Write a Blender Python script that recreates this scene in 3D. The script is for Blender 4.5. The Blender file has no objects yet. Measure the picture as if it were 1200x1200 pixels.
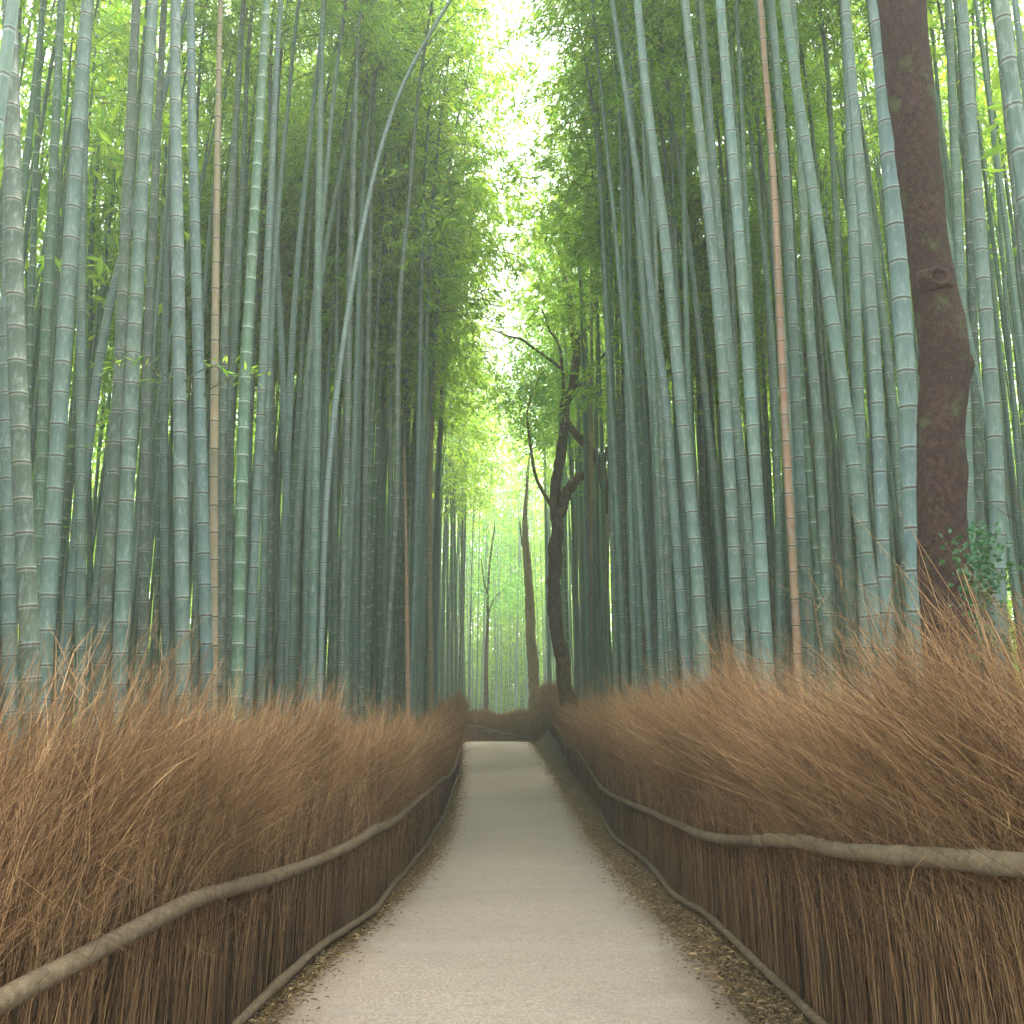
import bpy, math
import numpy as np

rng = np.random.default_rng(7)
R = math.radians
sc = bpy.context.scene
COL = sc.collection

# ------------------------------------------------------------------ camera
F, H = 1100.0, 1.6                    # focal length in px of a 1200 px frame, eye height
PITCH = math.atan(211.0 / F)
cam_d = bpy.data.cameras.new('camera')
cam_d.sensor_width = 36.0
cam_d.lens = 36.0 * F / 1200.0
cam_d.clip_start, cam_d.clip_end = 0.05, 3000.0
cam = bpy.data.objects.new('camera', cam_d)
cam.location = (0, 0, H)
cam.rotation_euler = (R(90) + PITCH, 0, 0)
COL.objects.link(cam)
sc.camera = cam

# ------------------------------------------------------------------ sky, sun, exposure
SUN_EL, SUN_AZ = 66.0, 30.0          # degrees; azimuth measured from +Y (ahead) towards +X
world = bpy.data.worlds.new('World')
sc.world = world
world.use_nodes = True
nt = world.node_tree
bg = nt.nodes['Background']
sky = nt.nodes.new('ShaderNodeTexSky')
sky.sky_type = 'NISHITA'
sky.sun_disc = False
sky.sun_elevation = R(SUN_EL)
sky.sun_rotation = R(SUN_AZ)
sky.dust_density = 4.0
mixw = nt.nodes.new('ShaderNodeMix')
mixw.data_type = 'RGBA'
mixw.inputs[0].default_value = 0.72    # bright overcast: cloud white over the blue
mixw.inputs[7].default_value = (13.0, 13.5, 14.0, 1)
nt.links.new(sky.outputs[0], mixw.inputs[6])
nt.links.new(mixw.outputs[2], bg.inputs[0])
bg.inputs[1].default_value = 0.15

sun_d = bpy.data.lights.new('sun', 'SUN')
sun_d.energy = 5.0
sun_d.angle = R(14)
sun_d.color = (1.0, 0.95, 0.86)
sun = bpy.data.objects.new('sun', sun_d)
az, el = R(SUN_AZ), R(SUN_EL)
from mathutils import Vector
dirv = Vector((math.sin(az) * math.cos(el), math.cos(az) * math.cos(el), math.sin(el)))
sun.rotation_euler = dirv.to_track_quat('Z', 'Y').to_euler()
sun.location = dirv * 60
COL.objects.link(sun)

vs = sc.view_settings
vs.view_transform = 'Standard'
vs.look = 'None'
vs.exposure = 2.05
vs.gamma = 1.0
vs.use_curve_mapping = False
cy = sc.cycles
cy.max_bounces = 8
cy.diffuse_bounces = 6
cy.glossy_bounces = 2
cy.transmission_bounces = 6
cy.volume_bounces = 1
cy.transparent_max_bounces = 4
cy.sample_clamp_indirect = 6.0
cy.use_denoising = True
try:
    cy.denoiser = 'OPENIMAGEDENOISE'
except Exception:
    pass

# ------------------------------------------------------------------ helpers
SP, CP = math.sin(PITCH), math.cos(PITCH)


def unproj(px, py, Y):
    """world point seen at pixel (1200 px frame) at depth Y"""
    u, v = (px - 600.0) / F, (600.0 - py) / F
    t = Y / (CP - v * SP)
    return np.array([u * t, Y, H + t * (SP + v * CP)])


def proj(P):
    P = np.asarray(P, float)
    x, y, z = P[..., 0], P[..., 1], P[..., 2] - H
    dz = y * CP + z * SP
    dz = np.maximum(dz, 1e-3)
    return np.stack([600 + F * x / dz, 600 - F * (z * CP - y * SP) / dz, dz], -1)


def sstep(a, b, x):
    t = np.clip((np.asarray(x, float) - a) / (b - a), 0, 1)
    return t * t * (3 - 2 * t)


def g(x, y):
    """ground height"""
    x, y = np.asarray(x, float), np.asarray(y, float)
    z = -0.26 * sstep(4.5, 13, y) + 0.28 * sstep(14, 30, y)
    z = z - 0.55 * sstep(30.5, 36, y) + 0.45 * sstep(42, 60, y)
    bank = sstep(0.75, 1.5, x) * sstep(22, 35, y) * (1 - sstep(40, 60, y))
    z = z + 0.95 * bank
    return z


XLd = np.array([-3, 2, 3.8, 5.3, 7.4, 11, 16.5, 22, 26, 31, 36])
XLx = np.array([-1.65, -1.5, -1.40, -1.30, -1.06, -1.03, -1.06, -1.2, -1.4, -1.72, -2.2])
XRd = np.array([-3, 2, 4, 5.6, 9, 12.5, 17, 22, 27, 31, 36])
XRx = np.array([1.75, 1.62, 1.52, 1.43, 1.40, 1.36, 1.32, 1.28, 1.22, 1.12, 0.95])
xL = lambda d: np.interp(d, XLd, XLx)
xR = lambda d: np.interp(d, XRd, XRx)


def mesh_np(name, V, faces_flat, counts, mats=(), smooth=False, uv=None, matidx=None):
    me = bpy.data.meshes.new(name)
    V = np.ascontiguousarray(V, np.float32)
    faces_flat = np.ascontiguousarray(faces_flat, np.int32)
    counts = np.ascontiguousarray(counts, np.int32)
    me.vertices.add(len(V))
    me.vertices.foreach_set('co', V.ravel())
    me.loops.add(len(faces_flat))
    me.loops.foreach_set('vertex_index', faces_flat)
    me.polygons.add(len(counts))
    starts = np.concatenate([[0], np.cumsum(counts)[:-1]]).astype(np.int32)
    me.polygons.foreach_set('loop_start', starts)
    me.polygons.foreach_set('loop_total', counts)
    for m in mats:
        me.materials.append(m)
    if matidx is not None:
        me.polygons.foreach_set('material_index', np.ascontiguousarray(matidx, np.int32))
    me.polygons.foreach_set('use_smooth', np.full(len(counts), bool(smooth)))
    if uv is not None:
        lay = me.uv_layers.new(name='UVMap')
        lay.data.foreach_set('uv', np.ascontiguousarray(uv[faces_flat], np.float32).ravel())
    me.update(calc_edges=True)
    return me


def link(name, me, parent=None):
    o = bpy.data.objects.new(name, me)
    COL.objects.link(o)
    if parent is not None:
        o.parent = parent
    return o


def thing(name, label, cat, loc=(0, 0, 0), group=None):
    o = bpy.data.objects.new(name, None)
    o.empty_display_size = 0.1
    COL.objects.link(o)
    o.location = [float(c) for c in loc]
    o['label'] = label
    o['category'] = cat
    if group:
        o['group'] = group
    return o


def tube_arrays(P, rad, sides=8, cap=True, rough=0.0, seed=0):
    """skin a polyline; returns V, flat faces, counts"""
    P = np.asarray(P, float)
    n = len(P)
    rad = np.broadcast_to(np.asarray(rad, float), (n,))
    T = np.gradient(P, axis=0)
    T /= np.linalg.norm(T, axis=1)[:, None] + 1e-9
    ref = np.array([0.13, 1, 0.07]) if abs(T[n // 2, 1]) < 0.8 else np.array([0.2, 0, 1.0])
    A = np.cross(T, ref)
    A /= np.linalg.norm(A, axis=1)[:, None] + 1e-9
    B = np.cross(T, A)
    th = np.linspace(0, 2 * np.pi, sides, endpoint=False)
    rr = rad[:, None] * np.ones(sides)
    if rough:
        r2 = np.random.default_rng(seed)
        ph = r2.uniform(0, 6.28, 6)
        s = np.arange(n)[:, None]
        k = 1 + rough * (0.5 * np.sin(s * .55 + 2 * th + ph[0]) + 0.4 * np.sin(s * .9 - 3 * th + ph[1]) + .5 * np.sin(s * .23 + th + ph[2]))
        k += rough * .35 * r2.normal(size=(n, sides))
        rr = rr * k
    V = P[:, None, :] + rr[..., None] * (np.cos(th)[None, :, None] * A[:, None, :] + np.sin(th)[None, :, None] * B[:, None, :])
    V = V.reshape(-1, 3)
    i = np.arange(n - 1)[:, None] * sides
    j = np.arange(sides)[None, :]
    j2 = (j + 1) % sides
    Q = np.stack([i + j, i + j2, i + sides + j2, i + sides + j], -1).reshape(-1)
    cnt = np.full((n - 1) * sides, 4)
    if cap:
        Q = np.concatenate([Q, np.arange(sides)[::-1], (n - 1) * sides + np.arange(sides)])
        cnt = np.concatenate([cnt, [sides, sides]])
    return V, Q, cnt


class Acc:
    def __init__(s):
        s.V, s.F, s.C, s.M, s.U, s.n = [], [], [], [], [], 0

    def add(s, V, F_, C_, m=0, uv=None):
        s.V.append(V)
        s.F.append(np.asarray(F_) + s.n)
        s.C.append(C_)
        s.M.append(np.full(len(C_), m))
        s.U.append(uv if uv is not None else np.zeros((len(V), 2)))
        s.n += len(V)

    def mesh(s, name, mats, smooth=False, uv=False):
        return mesh_np(name, np.concatenate(s.V), np.concatenate(s.F), np.concatenate(s.C), mats, smooth,
                       np.concatenate(s.U) if uv else None, np.concatenate(s.M))


def resample(P, n):
    """smooth (Catmull-Rom style) resampling of a polyline"""
    P = np.asarray(P, float)
    if len(P) < 3:
        t = np.linspace(0, 1, n)[:, None]
        return P[0] * (1 - t) + P[-1] * t
    d = np.concatenate([[0], np.cumsum(np.linalg.norm(np.diff(P, axis=0), axis=1))])
    T = np.zeros_like(P)
    T[1:-1] = (P[2:] - P[:-2]) / (d[2:] - d[:-2])[:, None]
    T[0] = (P[1] - P[0]) / (d[1] - d[0])
    T[-1] = (P[-1] - P[-2]) / (d[-1] - d[-2])
    s = np.linspace(0, d[-1], n)
    k = np.clip(np.searchsorted(d, s, 'right') - 1, 0, len(P) - 2)
    h = (d[k + 1] - d[k])[:, None]
    u = ((s - d[k]) / (d[k + 1] - d[k]))[:, None]
    return ((2 * u**3 - 3 * u**2 + 1) * P[k] + (u**3 - 2 * u**2 + u) * h * T[k]
            + (-2 * u**3 + 3 * u**2) * P[k + 1] + (u**3 - u**2) * h * T[k + 1])


# ------------------------------------------------------------------ materials
class NT:
    def __init__(s, name):
        s.m = bpy.data.materials.new(name)
        s.m.use_nodes = True
        s.t = s.m.node_tree
        s.b = s.t.nodes['Principled BSDF']
        s.out = s.t.nodes['Material Output']

    def n(s, typ, **kw):
        nd = s.t.nodes.new(typ)
        for k, v in kw.items():
            setattr(nd, k, v)
        return nd

    def l(s, a, b):
        s.t.links.new(a, b)

    def val(s, sock, v):
        if isinstance(v, (int, float)):
            sock.default_value = v
        elif isinstance(v, tuple):
            sock.default_value = v if len(v) == 4 else (*v, 1)
        else:
            s.l(v, sock)

    def math(s, op, a, b=0.0, c=None):
        nd = s.n('ShaderNodeMath', operation=op)
        s.val(nd.inputs[0], a)
        s.val(nd.inputs[1], b)
        if c is not None:
            s.val(nd.inputs[2], c)
        return nd.outputs[0]

    def mix(s, f, a, b, mode='MIX'):
        nd = s.n('ShaderNodeMix', data_type='RGBA', blend_type=mode)
        s.val(nd.inputs[0], f)
        s.val(nd.inputs[6], a)
        s.val(nd.inputs[7], b)
        return nd.outputs[2]

    def ramp(s, f, stops, interp='LINEAR'):
        nd = s.n('ShaderNodeValToRGB')
        cr = nd.color_ramp
        cr.interpolation = interp
        while len(cr.elements) < len(stops):
            cr.elements.new(0.5)
        for e, (p, c) in zip(cr.elements, stops):
            e.position = p
            e.color = c if len(c) == 4 else (*c, 1)
        s.val(nd.inputs[0], f)
        return nd.outputs[0]

    def noise(s, vec, scale, detail=4, rough=0.55):
        nd = s.n('ShaderNodeTexNoise')
        nd.inputs['Scale'].default_value = scale
        nd.inputs['Detail'].default_value = detail
        nd.inputs['Roughness'].default_value = rough
        if vec is not None:
            s.l(vec, nd.inputs['Vector'])
        return nd.outputs['Fac']

    def mapped(s, vec, scale):
        nd = s.n('ShaderNodeMapping')
        nd.inputs['Scale'].default_value = scale
        s.l(vec, nd.inputs['Vector'])
        return nd.outputs[0]

    def bump(s, h, strength, dist=0.02):
        nd = s.n('ShaderNodeBump')
        nd.inputs['Strength'].default_value = strength
        nd.inputs['Distance'].default_value = dist
        s.l(h, nd.inputs['Height'])
        s.l(nd.outputs[0], s.b.inputs['Normal'])


def g3(v):
    return (v, v, v)


def culm_material():
    k = NT('bamboo culm')
    oi = k.n('ShaderNodeObjectInfo')
    tc = k.n('ShaderNodeTexCoord')
    uv = k.n('ShaderNodeUVMap')
    sep = k.n('ShaderNodeSeparateXYZ')
    k.l(uv.outputs[0], sep.inputs[0])
    fr = k.math('FRACT', sep.outputs[1])
    off = k.n('ShaderNodeVectorMath', operation='SCALE')
    vm = k.n('ShaderNodeVectorMath', operation='ADD')
    cx = k.n('ShaderNodeCombineXYZ')
    for i in range(3):
        k.l(oi.outputs['Random'], cx.inputs[i])
    k.l(cx.outputs[0], off.inputs[0])
    off.inputs['Scale'].default_value = 97.0
    k.l(tc.outputs['Object'], vm.inputs[0])
    k.l(off.outputs[0], vm.inputs[1])
    vec = vm.outputs[0]
    n1 = k.noise(vec, 2.2, 3)
    n2 = k.noise(k.mapped(vec, (1, 1, .35)), 26, 5, .65)
    n3 = k.noise(vec, 90, 2, .6)
    streak = k.noise(k.mapped(vec, (1, 1, .02)), 120, 2, .6)
    base = oi.outputs['Color']
    ring = oi.outputs['Alpha']
    col = k.mix(k.ramp(n1, [(.3, g3(0)), (.75, g3(1))]), base, k.mix(.5, base, (.10, .13, .07)))
    # every internode is a slightly different tone
    wn = k.n('ShaderNodeTexWhiteNoise', noise_dimensions='2D')
    cx2 = k.n('ShaderNodeCombineXYZ')
    k.l(k.math('FLOOR', sep.outputs[1]), cx2.inputs[0])
    k.l(oi.outputs['Random'], cx2.inputs[1])
    k.l(cx2.outputs[0], wn.inputs[0])
    tone = k.math('MULTIPLY_ADD', wn.outputs[0], .22, .89)
    cxt = k.n('ShaderNodeCombineXYZ')
    for i in range(3):
        k.l(tone, cxt.inputs[i])
    col = k.mix(1.0, col, cxt.outputs[0], 'MULTIPLY')
    # lichen bloom, fine grain and scuffs
    col = k.mix(k.math('MULTIPLY', k.ramp(n2, [(.52, g3(0)), (.66, g3(1))]), .5), col, (.22, .26, .245))
    col = k.mix(k.math('MULTIPLY', k.ramp(n2, [(.30, g3(1)), (.42, g3(0))]), .4), col, (.05, .075, .05))
    col = k.mix(k.math('MULTIPLY', k.ramp(n3, [(.62, g3(0)), (.74, g3(1))]), .35), col, (.07, .06, .045))
    col = k.mix(k.math('MULTIPLY', k.ramp(streak, [(.55, g3(0)), (.8, g3(1))]), .35), col, (.26, .31, .28))
    # waxy bloom just under each node, dark scar line on it
    pale = k.ramp(fr, [(.90, g3(0)), (.955, g3(1)), (.985, g3(1)), (.992, g3(0))])
    col = k.mix(k.math('MULTIPLY', pale, k.math('MULTIPLY_ADD', ring, .5, .22)), col, (.42, .47, .43))
    dk = k.ramp(fr, [(0, g3(1)), (.016, g3(1)), (.034, g3(0)), (.965, g3(0)), (.985, g3(1))])
    col = k.mix(k.math('MULTIPLY', dk, k.math('MULTIPLY_ADD', ring, -.82, .9)), col, (.055, .032, .022))
    lt = k.ramp(fr, [(.0, g3(0)), (.036, g3(0)), (.046, g3(1)), (.075, g3(0))])
    col = k.mix(k.math('MULTIPLY', lt, .35), col, (.34, .38, .33))
    k.l(col, k.b.inputs['Base Color'])
    k.b.inputs['Roughness'].default_value = .52
    k.b.inputs['Specular IOR Level'].default_value = .35
    k.bump(k.math('ADD', n2, k.math('MULTIPLY', streak, .5)), .12, .004)
    return k.m


def leaf_material(name, c1, c2, c3, trans=.5):
    k = NT(name)
    ge = k.n('ShaderNodeNewGeometry')
    oi = k.n('ShaderNodeObjectInfo')
    tc = k.n('ShaderNodeTexCoord')
    r = k.math('ADD', k.math('MULTIPLY', ge.outputs['Random Per Island'], .65),
               k.math('ADD', k.math('MULTIPLY', k.noise(tc.outputs['Object'], .9, 2), .35), k.math('MULTIPLY', oi.outputs['Random'], .18)))
    col = k.ramp(r, [(.15, c1), (.55, c2), (.95, c3)])
    k.t.nodes.remove(k.b)
    d = k.n('ShaderNodeBsdfDiffuse')
    t = k.n('ShaderNodeBsdfTranslucent')
    gl = k.n('ShaderNodeBsdfGlossy')
    gl.inputs['Roughness'].default_value = .45
    gl.inputs['Color'].default_value = (.8, .9, .85, 1)
    k.l(col, d.inputs[0])
    k.l(k.mix(1.0, col, (1.35, 1.4, .8), 'MULTIPLY'), t.inputs[0])
    mx = k.n('ShaderNodeMixShader')
    mx.inputs[0].default_value = trans
    k.l(d.outputs[0], mx.inputs[1])
    k.l(t.outputs[0], mx.inputs[2])
    m2 = k.n('ShaderNodeMixShader')
    m2.inputs[0].default_value = .035
    k.l(mx.outputs[0], m2.inputs[1])
    k.l(gl.outputs[0], m2.inputs[2])
    k.l(m2.outputs[0], k.out.inputs[0])
    return k.m


def twig_material(name, c1, c2, c3, butt_shade=False):
    k = NT(name)
    ge = k.n('ShaderNodeNewGeometry')
    tc = k.n('ShaderNodeTexCoord')
    n = k.noise(tc.outputs['Object'], 1.6, 3)
    r = k.math('ADD', k.math('MULTIPLY', ge.outputs['Random Per Island'], .7), k.math('MULTIPLY', n, .35))
    c = k.ramp(r, [(.1, c1), (.5, c2), (1.0, c3)])
    if butt_shade:                              # shade of the packed lower twigs painted in, straw colour kept at the tip
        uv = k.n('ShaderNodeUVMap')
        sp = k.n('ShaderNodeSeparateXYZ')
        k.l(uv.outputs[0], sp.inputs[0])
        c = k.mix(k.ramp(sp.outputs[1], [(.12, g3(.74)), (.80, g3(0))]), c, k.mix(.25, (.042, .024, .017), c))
    k.l(c, k.b.inputs['Base Color'])
    k.b.inputs['Roughness'].default_value = .75
    k.b.inputs['Specular IOR Level'].default_value = .2
    return k.m


def bark_material(name, c1, c2, c3, stretch=.35, scale=16, bump=.7, moss=None):
    k = NT(name)
    tc = k.n('ShaderNodeTexCoord')
    o = tc.outputs['Object']
    n = k.noise(k.mapped(o, (1, 1, stretch)), scale, 7, .65)
    n2 = k.noise(o, 2.5, 3)
    col = k.ramp(n, [(.28, c1), (.5, c2), (.75, c3)])
    col = k.mix(k.ramp(n2, [(.35, g3(0)), (.7, g3(.6))]), col, tuple(.6 * a for a in c2))
    if moss:
        n4 = k.noise(o, 5, 5, .7)
        col = k.mix(k.ramp(n4, [(.56, g3(0)), (.7, g3(.75))]), col, moss)
    k.l(col, k.b.inputs['Base Color'])
    k.b.inputs['Roughness'].default_value = .85
    k.b.inputs['Specular IOR Level'].default_value = .2
    k.bump(n, bump, .03)
    return k.m


M_CULM = culm_material()
M_LEAF = leaf_material('bamboo leaf', (.095, .21, .032), (.17, .31, .042), (.35, .41, .06), .66)
M_FARLEAF = leaf_material('far bamboo leaf', (.13, .27, .038), (.24, .37, .048), (.42, .46, .08), .66)
M_TREELEAF = leaf_material('broad leaf', (.07, .21, .07), (.12, .30, .09), (.20, .38, .11), .55)
M_SHRUB = leaf_material('shrub leaf', (.02, .07, .03), (.035, .11, .045), (.06, .15, .06), .3)
M_TWIGB = bark_material('bamboo branch', (.06, .08, .04), (.12, .13, .06), (.2, .19, .1))
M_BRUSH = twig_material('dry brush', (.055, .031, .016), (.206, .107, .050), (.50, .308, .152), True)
M_BRUSHLOW = twig_material('low dry brush', (.13, .075, .04), (.34, .20, .10), (.55, .35, .19))
M_STEMFAR = twig_material('far culm', (.13, .23, .18), (.20, .32, .27), (.28, .40, .34))
M_BARK = bark_material('dark bark', (.042, .027, .019), (.108, .070, .050), (.19, .13, .095))
M_BARK_R = bark_material('red brown bark', (.014, .0065, .005), (.040, .020, .0145), (.078, .043, .033), stretch=.6, scale=30, bump=1.0, moss=(.07, .085, .035))
M_BARK_T = bark_material('tan bark', (.11, .08, .04), (.2, .145, .08), (.27, .2, .12))
M_RAIL = bark_material('rail wood', (.050, .034, .021), (.105, .075, .046), (.185, .14, .09), stretch=1, scale=30, bump=.35)
M_RAILP = bark_material('pale rail wood', (.08, .058, .036), (.145, .112, .07), (.22, .175, .115), stretch=1, scale=30, bump=.35)
M_LITTER = twig_material('dry leaf', (.10, .06, .03), (.24, .155, .075), (.42, .31, .17))


def ground_material():
    k = NT('forest floor')
    tc = k.n('ShaderNodeTexCoord')
    o = tc.outputs['Object']
    n = k.noise(o, 3, 6, .7)
    n2 = k.noise(o, 45, 4, .7)
    c = k.ramp(n2, [(.3, (.025, .017, .011)), (.5, (.070, .047, .028)), (.72, (.16, .11, .062))])
    c = k.mix(k.ramp(n, [(.35, g3(0)), (.7, g3(.6))]), c, (.06, .045, .03))
    k.l(c, k.b.inputs['Base Color'])
    k.b.inputs['Roughness'].default_value = .95
    k.bump(n2, .8, .03)
    return k.m


def path_material():
    k = NT('path')
    tc = k.n('ShaderNodeTexCoord')
    o = tc.outputs['Object']
    big = k.noise(o, .55, 4, .6)
    band = k.noise(k.mapped(o, (.35, 2.2, 1)), 1.1, 4, .6)
    fine = k.noise(o, 60, 5, .8)
    fine2 = k.noise(o, 130, 3, .8)
    c = k.ramp(fine, [(.30, (.115, .087, .067)), (.5, (.262, .208, .165)), (.70, (.43, .35, .285))])
    c = k.mix(k.ramp(big, [(.35, g3(0)), (.68, g3(.55))]), c, (.185, .148, .12))
    mid = k.noise(o, 22, 5, .75)
    c = k.mix(k.ramp(mid, [(.56, g3(0)), (.70, g3(.6))]), c, (.135, .105, .082))
    c = k.mix(k.ramp(mid, [(.30, g3(.5)), (.44, g3(0))]), c, (.31, .27, .23))
    c = k.mix(k.ramp(band, [(.50, g3(0)), (.70, g3(.4))]), c, (.28, .24, .205))
    c = k.mix(k.ramp(fine2, [(.58, g3(0)), (.66, g3(.75))]), c, (.085, .066, .05))
    crk = k.noise(k.mapped(o, (.5, 2.6, 1)), 1.4, 8, .75)
    c = k.mix(k.ramp(crk, [(.492, g3(0)), (.5, g3(.35)), (.508, g3(0))]), c, (.09, .07, .055))
    # dirt worn in along both edges (u runs 0..1 across the path)
    uv = k.n('ShaderNodeUVMap')
    sp = k.n('ShaderNodeSeparateXYZ')
    k.l(uv.outputs[0], sp.inputs[0])
    e = k.math('ABSOLUTE', k.math('SUBTRACT', sp.outputs[0], .5))
    e = k.math('ADD', e, k.math('MULTIPLY', k.math('SUBTRACT', k.noise(o, 2.4, 5, .7), .5), .22))
    c = k.mix(k.ramp(e, [(.34, g3(0)), (.49, g3(.95))]), c, k.mix(fine, (.06, .042, .028), (.24, .175, .11)))
    k.l(c, k.b.inputs['Base Color'])
    k.b.inputs['Roughness'].default_value = .9
    k.bump(k.math('ADD', fine, k.math('MULTIPLY', band, .6)), .35, .012)
    return k.m


# ------------------------------------------------------------------ ground and path
def grid_mesh(name, xs, ys, zf, mats, uvf=None):
    X, Y = np.meshgrid(xs, ys)
    V = np.stack([X, Y, zf(X, Y)], -1).reshape(-1, 3)
    nx, ny = len(xs), len(ys)
    i, j = np.meshgrid(np.arange(nx - 1), np.arange(ny - 1))
    a = (j * nx + i).ravel()
    Q = np.stack([a, a + 1, a + nx + 1, a + nx], -1).reshape(-1)
    return mesh_np(name, V, Q, np.full(len(a), 4), mats, True)


xs = np.unique(np.concatenate([np.linspace(-3.5, 3.5, 71), np.linspace(-20, 20, 41), [-900, -300, -100, -50, -30, 30, 50, 100, 300, 900]]))
ys = np.unique(np.concatenate([np.linspace(-8, 65, 147), [-500, -150, -50, -20, 80, 110, 160, 250, 500, 1200]]))
ground = link('ground', grid_mesh('ground', xs, ys,
              lambda x, y: g(x, y) + .012 * np.sin(x * 7 + y * 3) * np.cos(y * 5 - x), (ground_material(),)))
ground['kind'] = 'structure'


def pathL(y): return np.interp(y, [-6, 4, 5.5, 7, 10.5, 14.5, 20, 26, 30.5, 34, 40], [-1.24, -1.18, -1.13, -1.0, -.84, -.86, -1.05, -1.36, -1.64, -1.9, -2.6])
def pathR(y): return np.interp(y, [-6, 4, 5.5, 9, 12, 20, 26, 30.5, 34, 40], [1.30, 1.22, 1.16, 1.06, 1.0, .88, .74, .58, .3, -.6])


ny_, nx_ = 260, 25
yy = np.linspace(-6, 40, ny_)
U = np.linspace(0, 1, nx_)
pr = np.random.default_rng(3)
jl = np.convolve(pr.normal(0, .05, ny_), np.ones(5) / 5, 'same')
jr = np.convolve(pr.normal(0, .05, ny_), np.ones(5) / 5, 'same')
A_, B_ = pathL(yy) - .10 + jl, pathR(yy) + .10 + jr
PX = A_[:, None] * (1 - U) + B_[:, None] * U
PY = np.repeat(yy[:, None], nx_, 1)
PZ = g(0 * PX, PY) + .018 + .014 * (1 - (2 * U - 1)**2)[None, :]
PZ[:, 0] = PZ[:, -1] = PZ[:, 0] - .05
V = np.stack([PX, PY, PZ], -1).reshape(-1, 3)
i, j = np.meshgrid(np.arange(nx_ - 1), np.arange(ny_ - 1))
a = (j * nx_ + i).ravel()
uvp = np.stack([np.repeat(U[None, :], ny_, 0), PY / 10], -1).reshape(-1, 2)
path = link('path', mesh_np('path', V, np.stack([a, a + 1, a + nx_ + 1, a + nx_], -1).reshape(-1), np.full(len(a), 4), (path_material(),), True, uvp))
path['kind'] = 'structure'

# dry leaves and twig bits along both verges
NLT = 70000
lr = np.random.default_rng(11)
ly = 1.5 + 35 * lr.random(NLT) ** 1.8
side = lr.random(NLT) < .5
fl = np.where(side, xL(ly), xR(ly))
pe = np.where(side, pathL(ly), pathR(ly))
t = np.abs(lr.normal(0, .42, NLT))
lx = fl + (pe - fl) * t * 1.25
edge = lr.random(NLT) < .45               # drifts lying over the very edge of the paving
lx = np.where(edge, pe + np.where(side, 1, -1) * lr.normal(-.06, .085, NLT), lx)
keep = np.abs(t) < 1.9
lx, ly = lx[keep], ly[keep]
n = len(lx)
lz = g(lx, ly) + .022 + .014 * lr.random(n) + .012 * (lx > pathL(ly)) * (lx < pathR(ly))
ang = lr.uniform(0, 6.28, n)
L = lr.uniform(.006, .020, n) * np.where(lr.random(n) < .12, 1.9, 1.0)
W = L * lr.uniform(.08, .28, n)
dx, dy = np.cos(ang), np.sin(ang)
tz = lr.normal(0, .35, n)
c = np.stack([lx, ly, lz], -1)
u = np.stack([dx, dy, tz * .4], -1) * L[:, None]
w = np.stack([-dy, dx, lr.normal(0, .5, n)], -1) * W[:, None]
up = np.array([0, 0, .006])
V = np.stack([c - u, c + w + up, c + u, c - w + up], 1).reshape(-1, 3)
b = np.arange(n)[:, None] * 4
Fq = np.concatenate([b, b + 1, b + 2, b, b + 2, b + 3], 1).reshape(-1)
lit = link('leaf_litter', mesh_np('leaf_litter', V, Fq, np.full(2 * n, 3), (M_LITTER,)))
lit['kind'] = 'stuff'

# ------------------------------------------------------------------ bamboo: culms
SIDES = 10


def culm_arrays(P, R0, inter, sides=SIDES, taper_from=.3, top=.12, rs=0):
    """P dense polyline base->top. Rings at every node with a raised lip; uv.y counts internodes."""
    d = np.concatenate([[0], np.cumsum(np.linalg.norm(np.diff(P, axis=0), axis=1))])
    Ltot = d[-1]
    r2 = np.random.default_rng(rs)
    nodes = [0.0]
    while nodes[-1] < Ltot:
        s = nodes[-1]
        nodes.append(s + inter * (.55 + .45 * min(1, s / 2.2)) * (1 - .35 * max(0, s / Ltot - .7)) * r2.uniform(.94, 1.06))
    nodes = np.array(nodes)
    offs = np.array([0.0, .02, .05, .5, .955, .982])
    prof = np.array([1.045, 1.035, .985, .985, .99, 1.015])
    S, Vv, PR = [], [], []
    for kk in range(len(nodes) - 1):
        le = nodes[kk + 1] - nodes[kk]
        for o_, p_ in zip(offs, prof):
            S.append(nodes[kk] + o_ * le)
            Vv.append(kk + o_)
            PR.append(p_)
    S, Vv, PR = np.array(S), np.array(Vv), np.array(PR)
    m = S < Ltot
    S, Vv, PR = S[m], Vv[m], PR[m]
    C = np.stack([np.interp(S, d, P[:, a]) for a in range(3)], -1)
    T = np.gradient(C, axis=0)
    T /= np.linalg.norm(T, axis=1)[:, None] + 1e-9
    f = S / Ltot
    rad = R0 * PR * np.where(f < taper_from, 1.06 - .06 * f / taper_from, 1 - (1 - top) * ((f - taper_from) / (1 - taper_from)) ** 1.15)
    A = np.cross(T, [0, 1, 0.02])
    A /= np.linalg.norm(A, axis=1)[:, None]
    B = np.cross(T, A)
    th = np.linspace(0, 2 * np.pi, sides, endpoint=False)
    V = C[:, None] + rad[:, None, None] * (np.cos(th)[None, :, None] * A[:, None] + np.sin(th)[None, :, None] * B[:, None])
    nr = len(S)
    i = np.arange(nr - 1)[:, None] * sides
    j = np.arange(sides)[None]
    j2 = (j + 1) % sides
    Q = np.stack([i + j, i + j2, i + sides + j2, i + sides + j], -1).reshape(-1)
    uv = np.stack([np.repeat((th / 6.2832)[None], nr, 0), np.repeat(Vv[:, None], sides, 1)], -1).reshape(-1, 2)
    return V.reshape(-1, 3), Q, np.full((nr - 1) * sides, 4), uv


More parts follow.
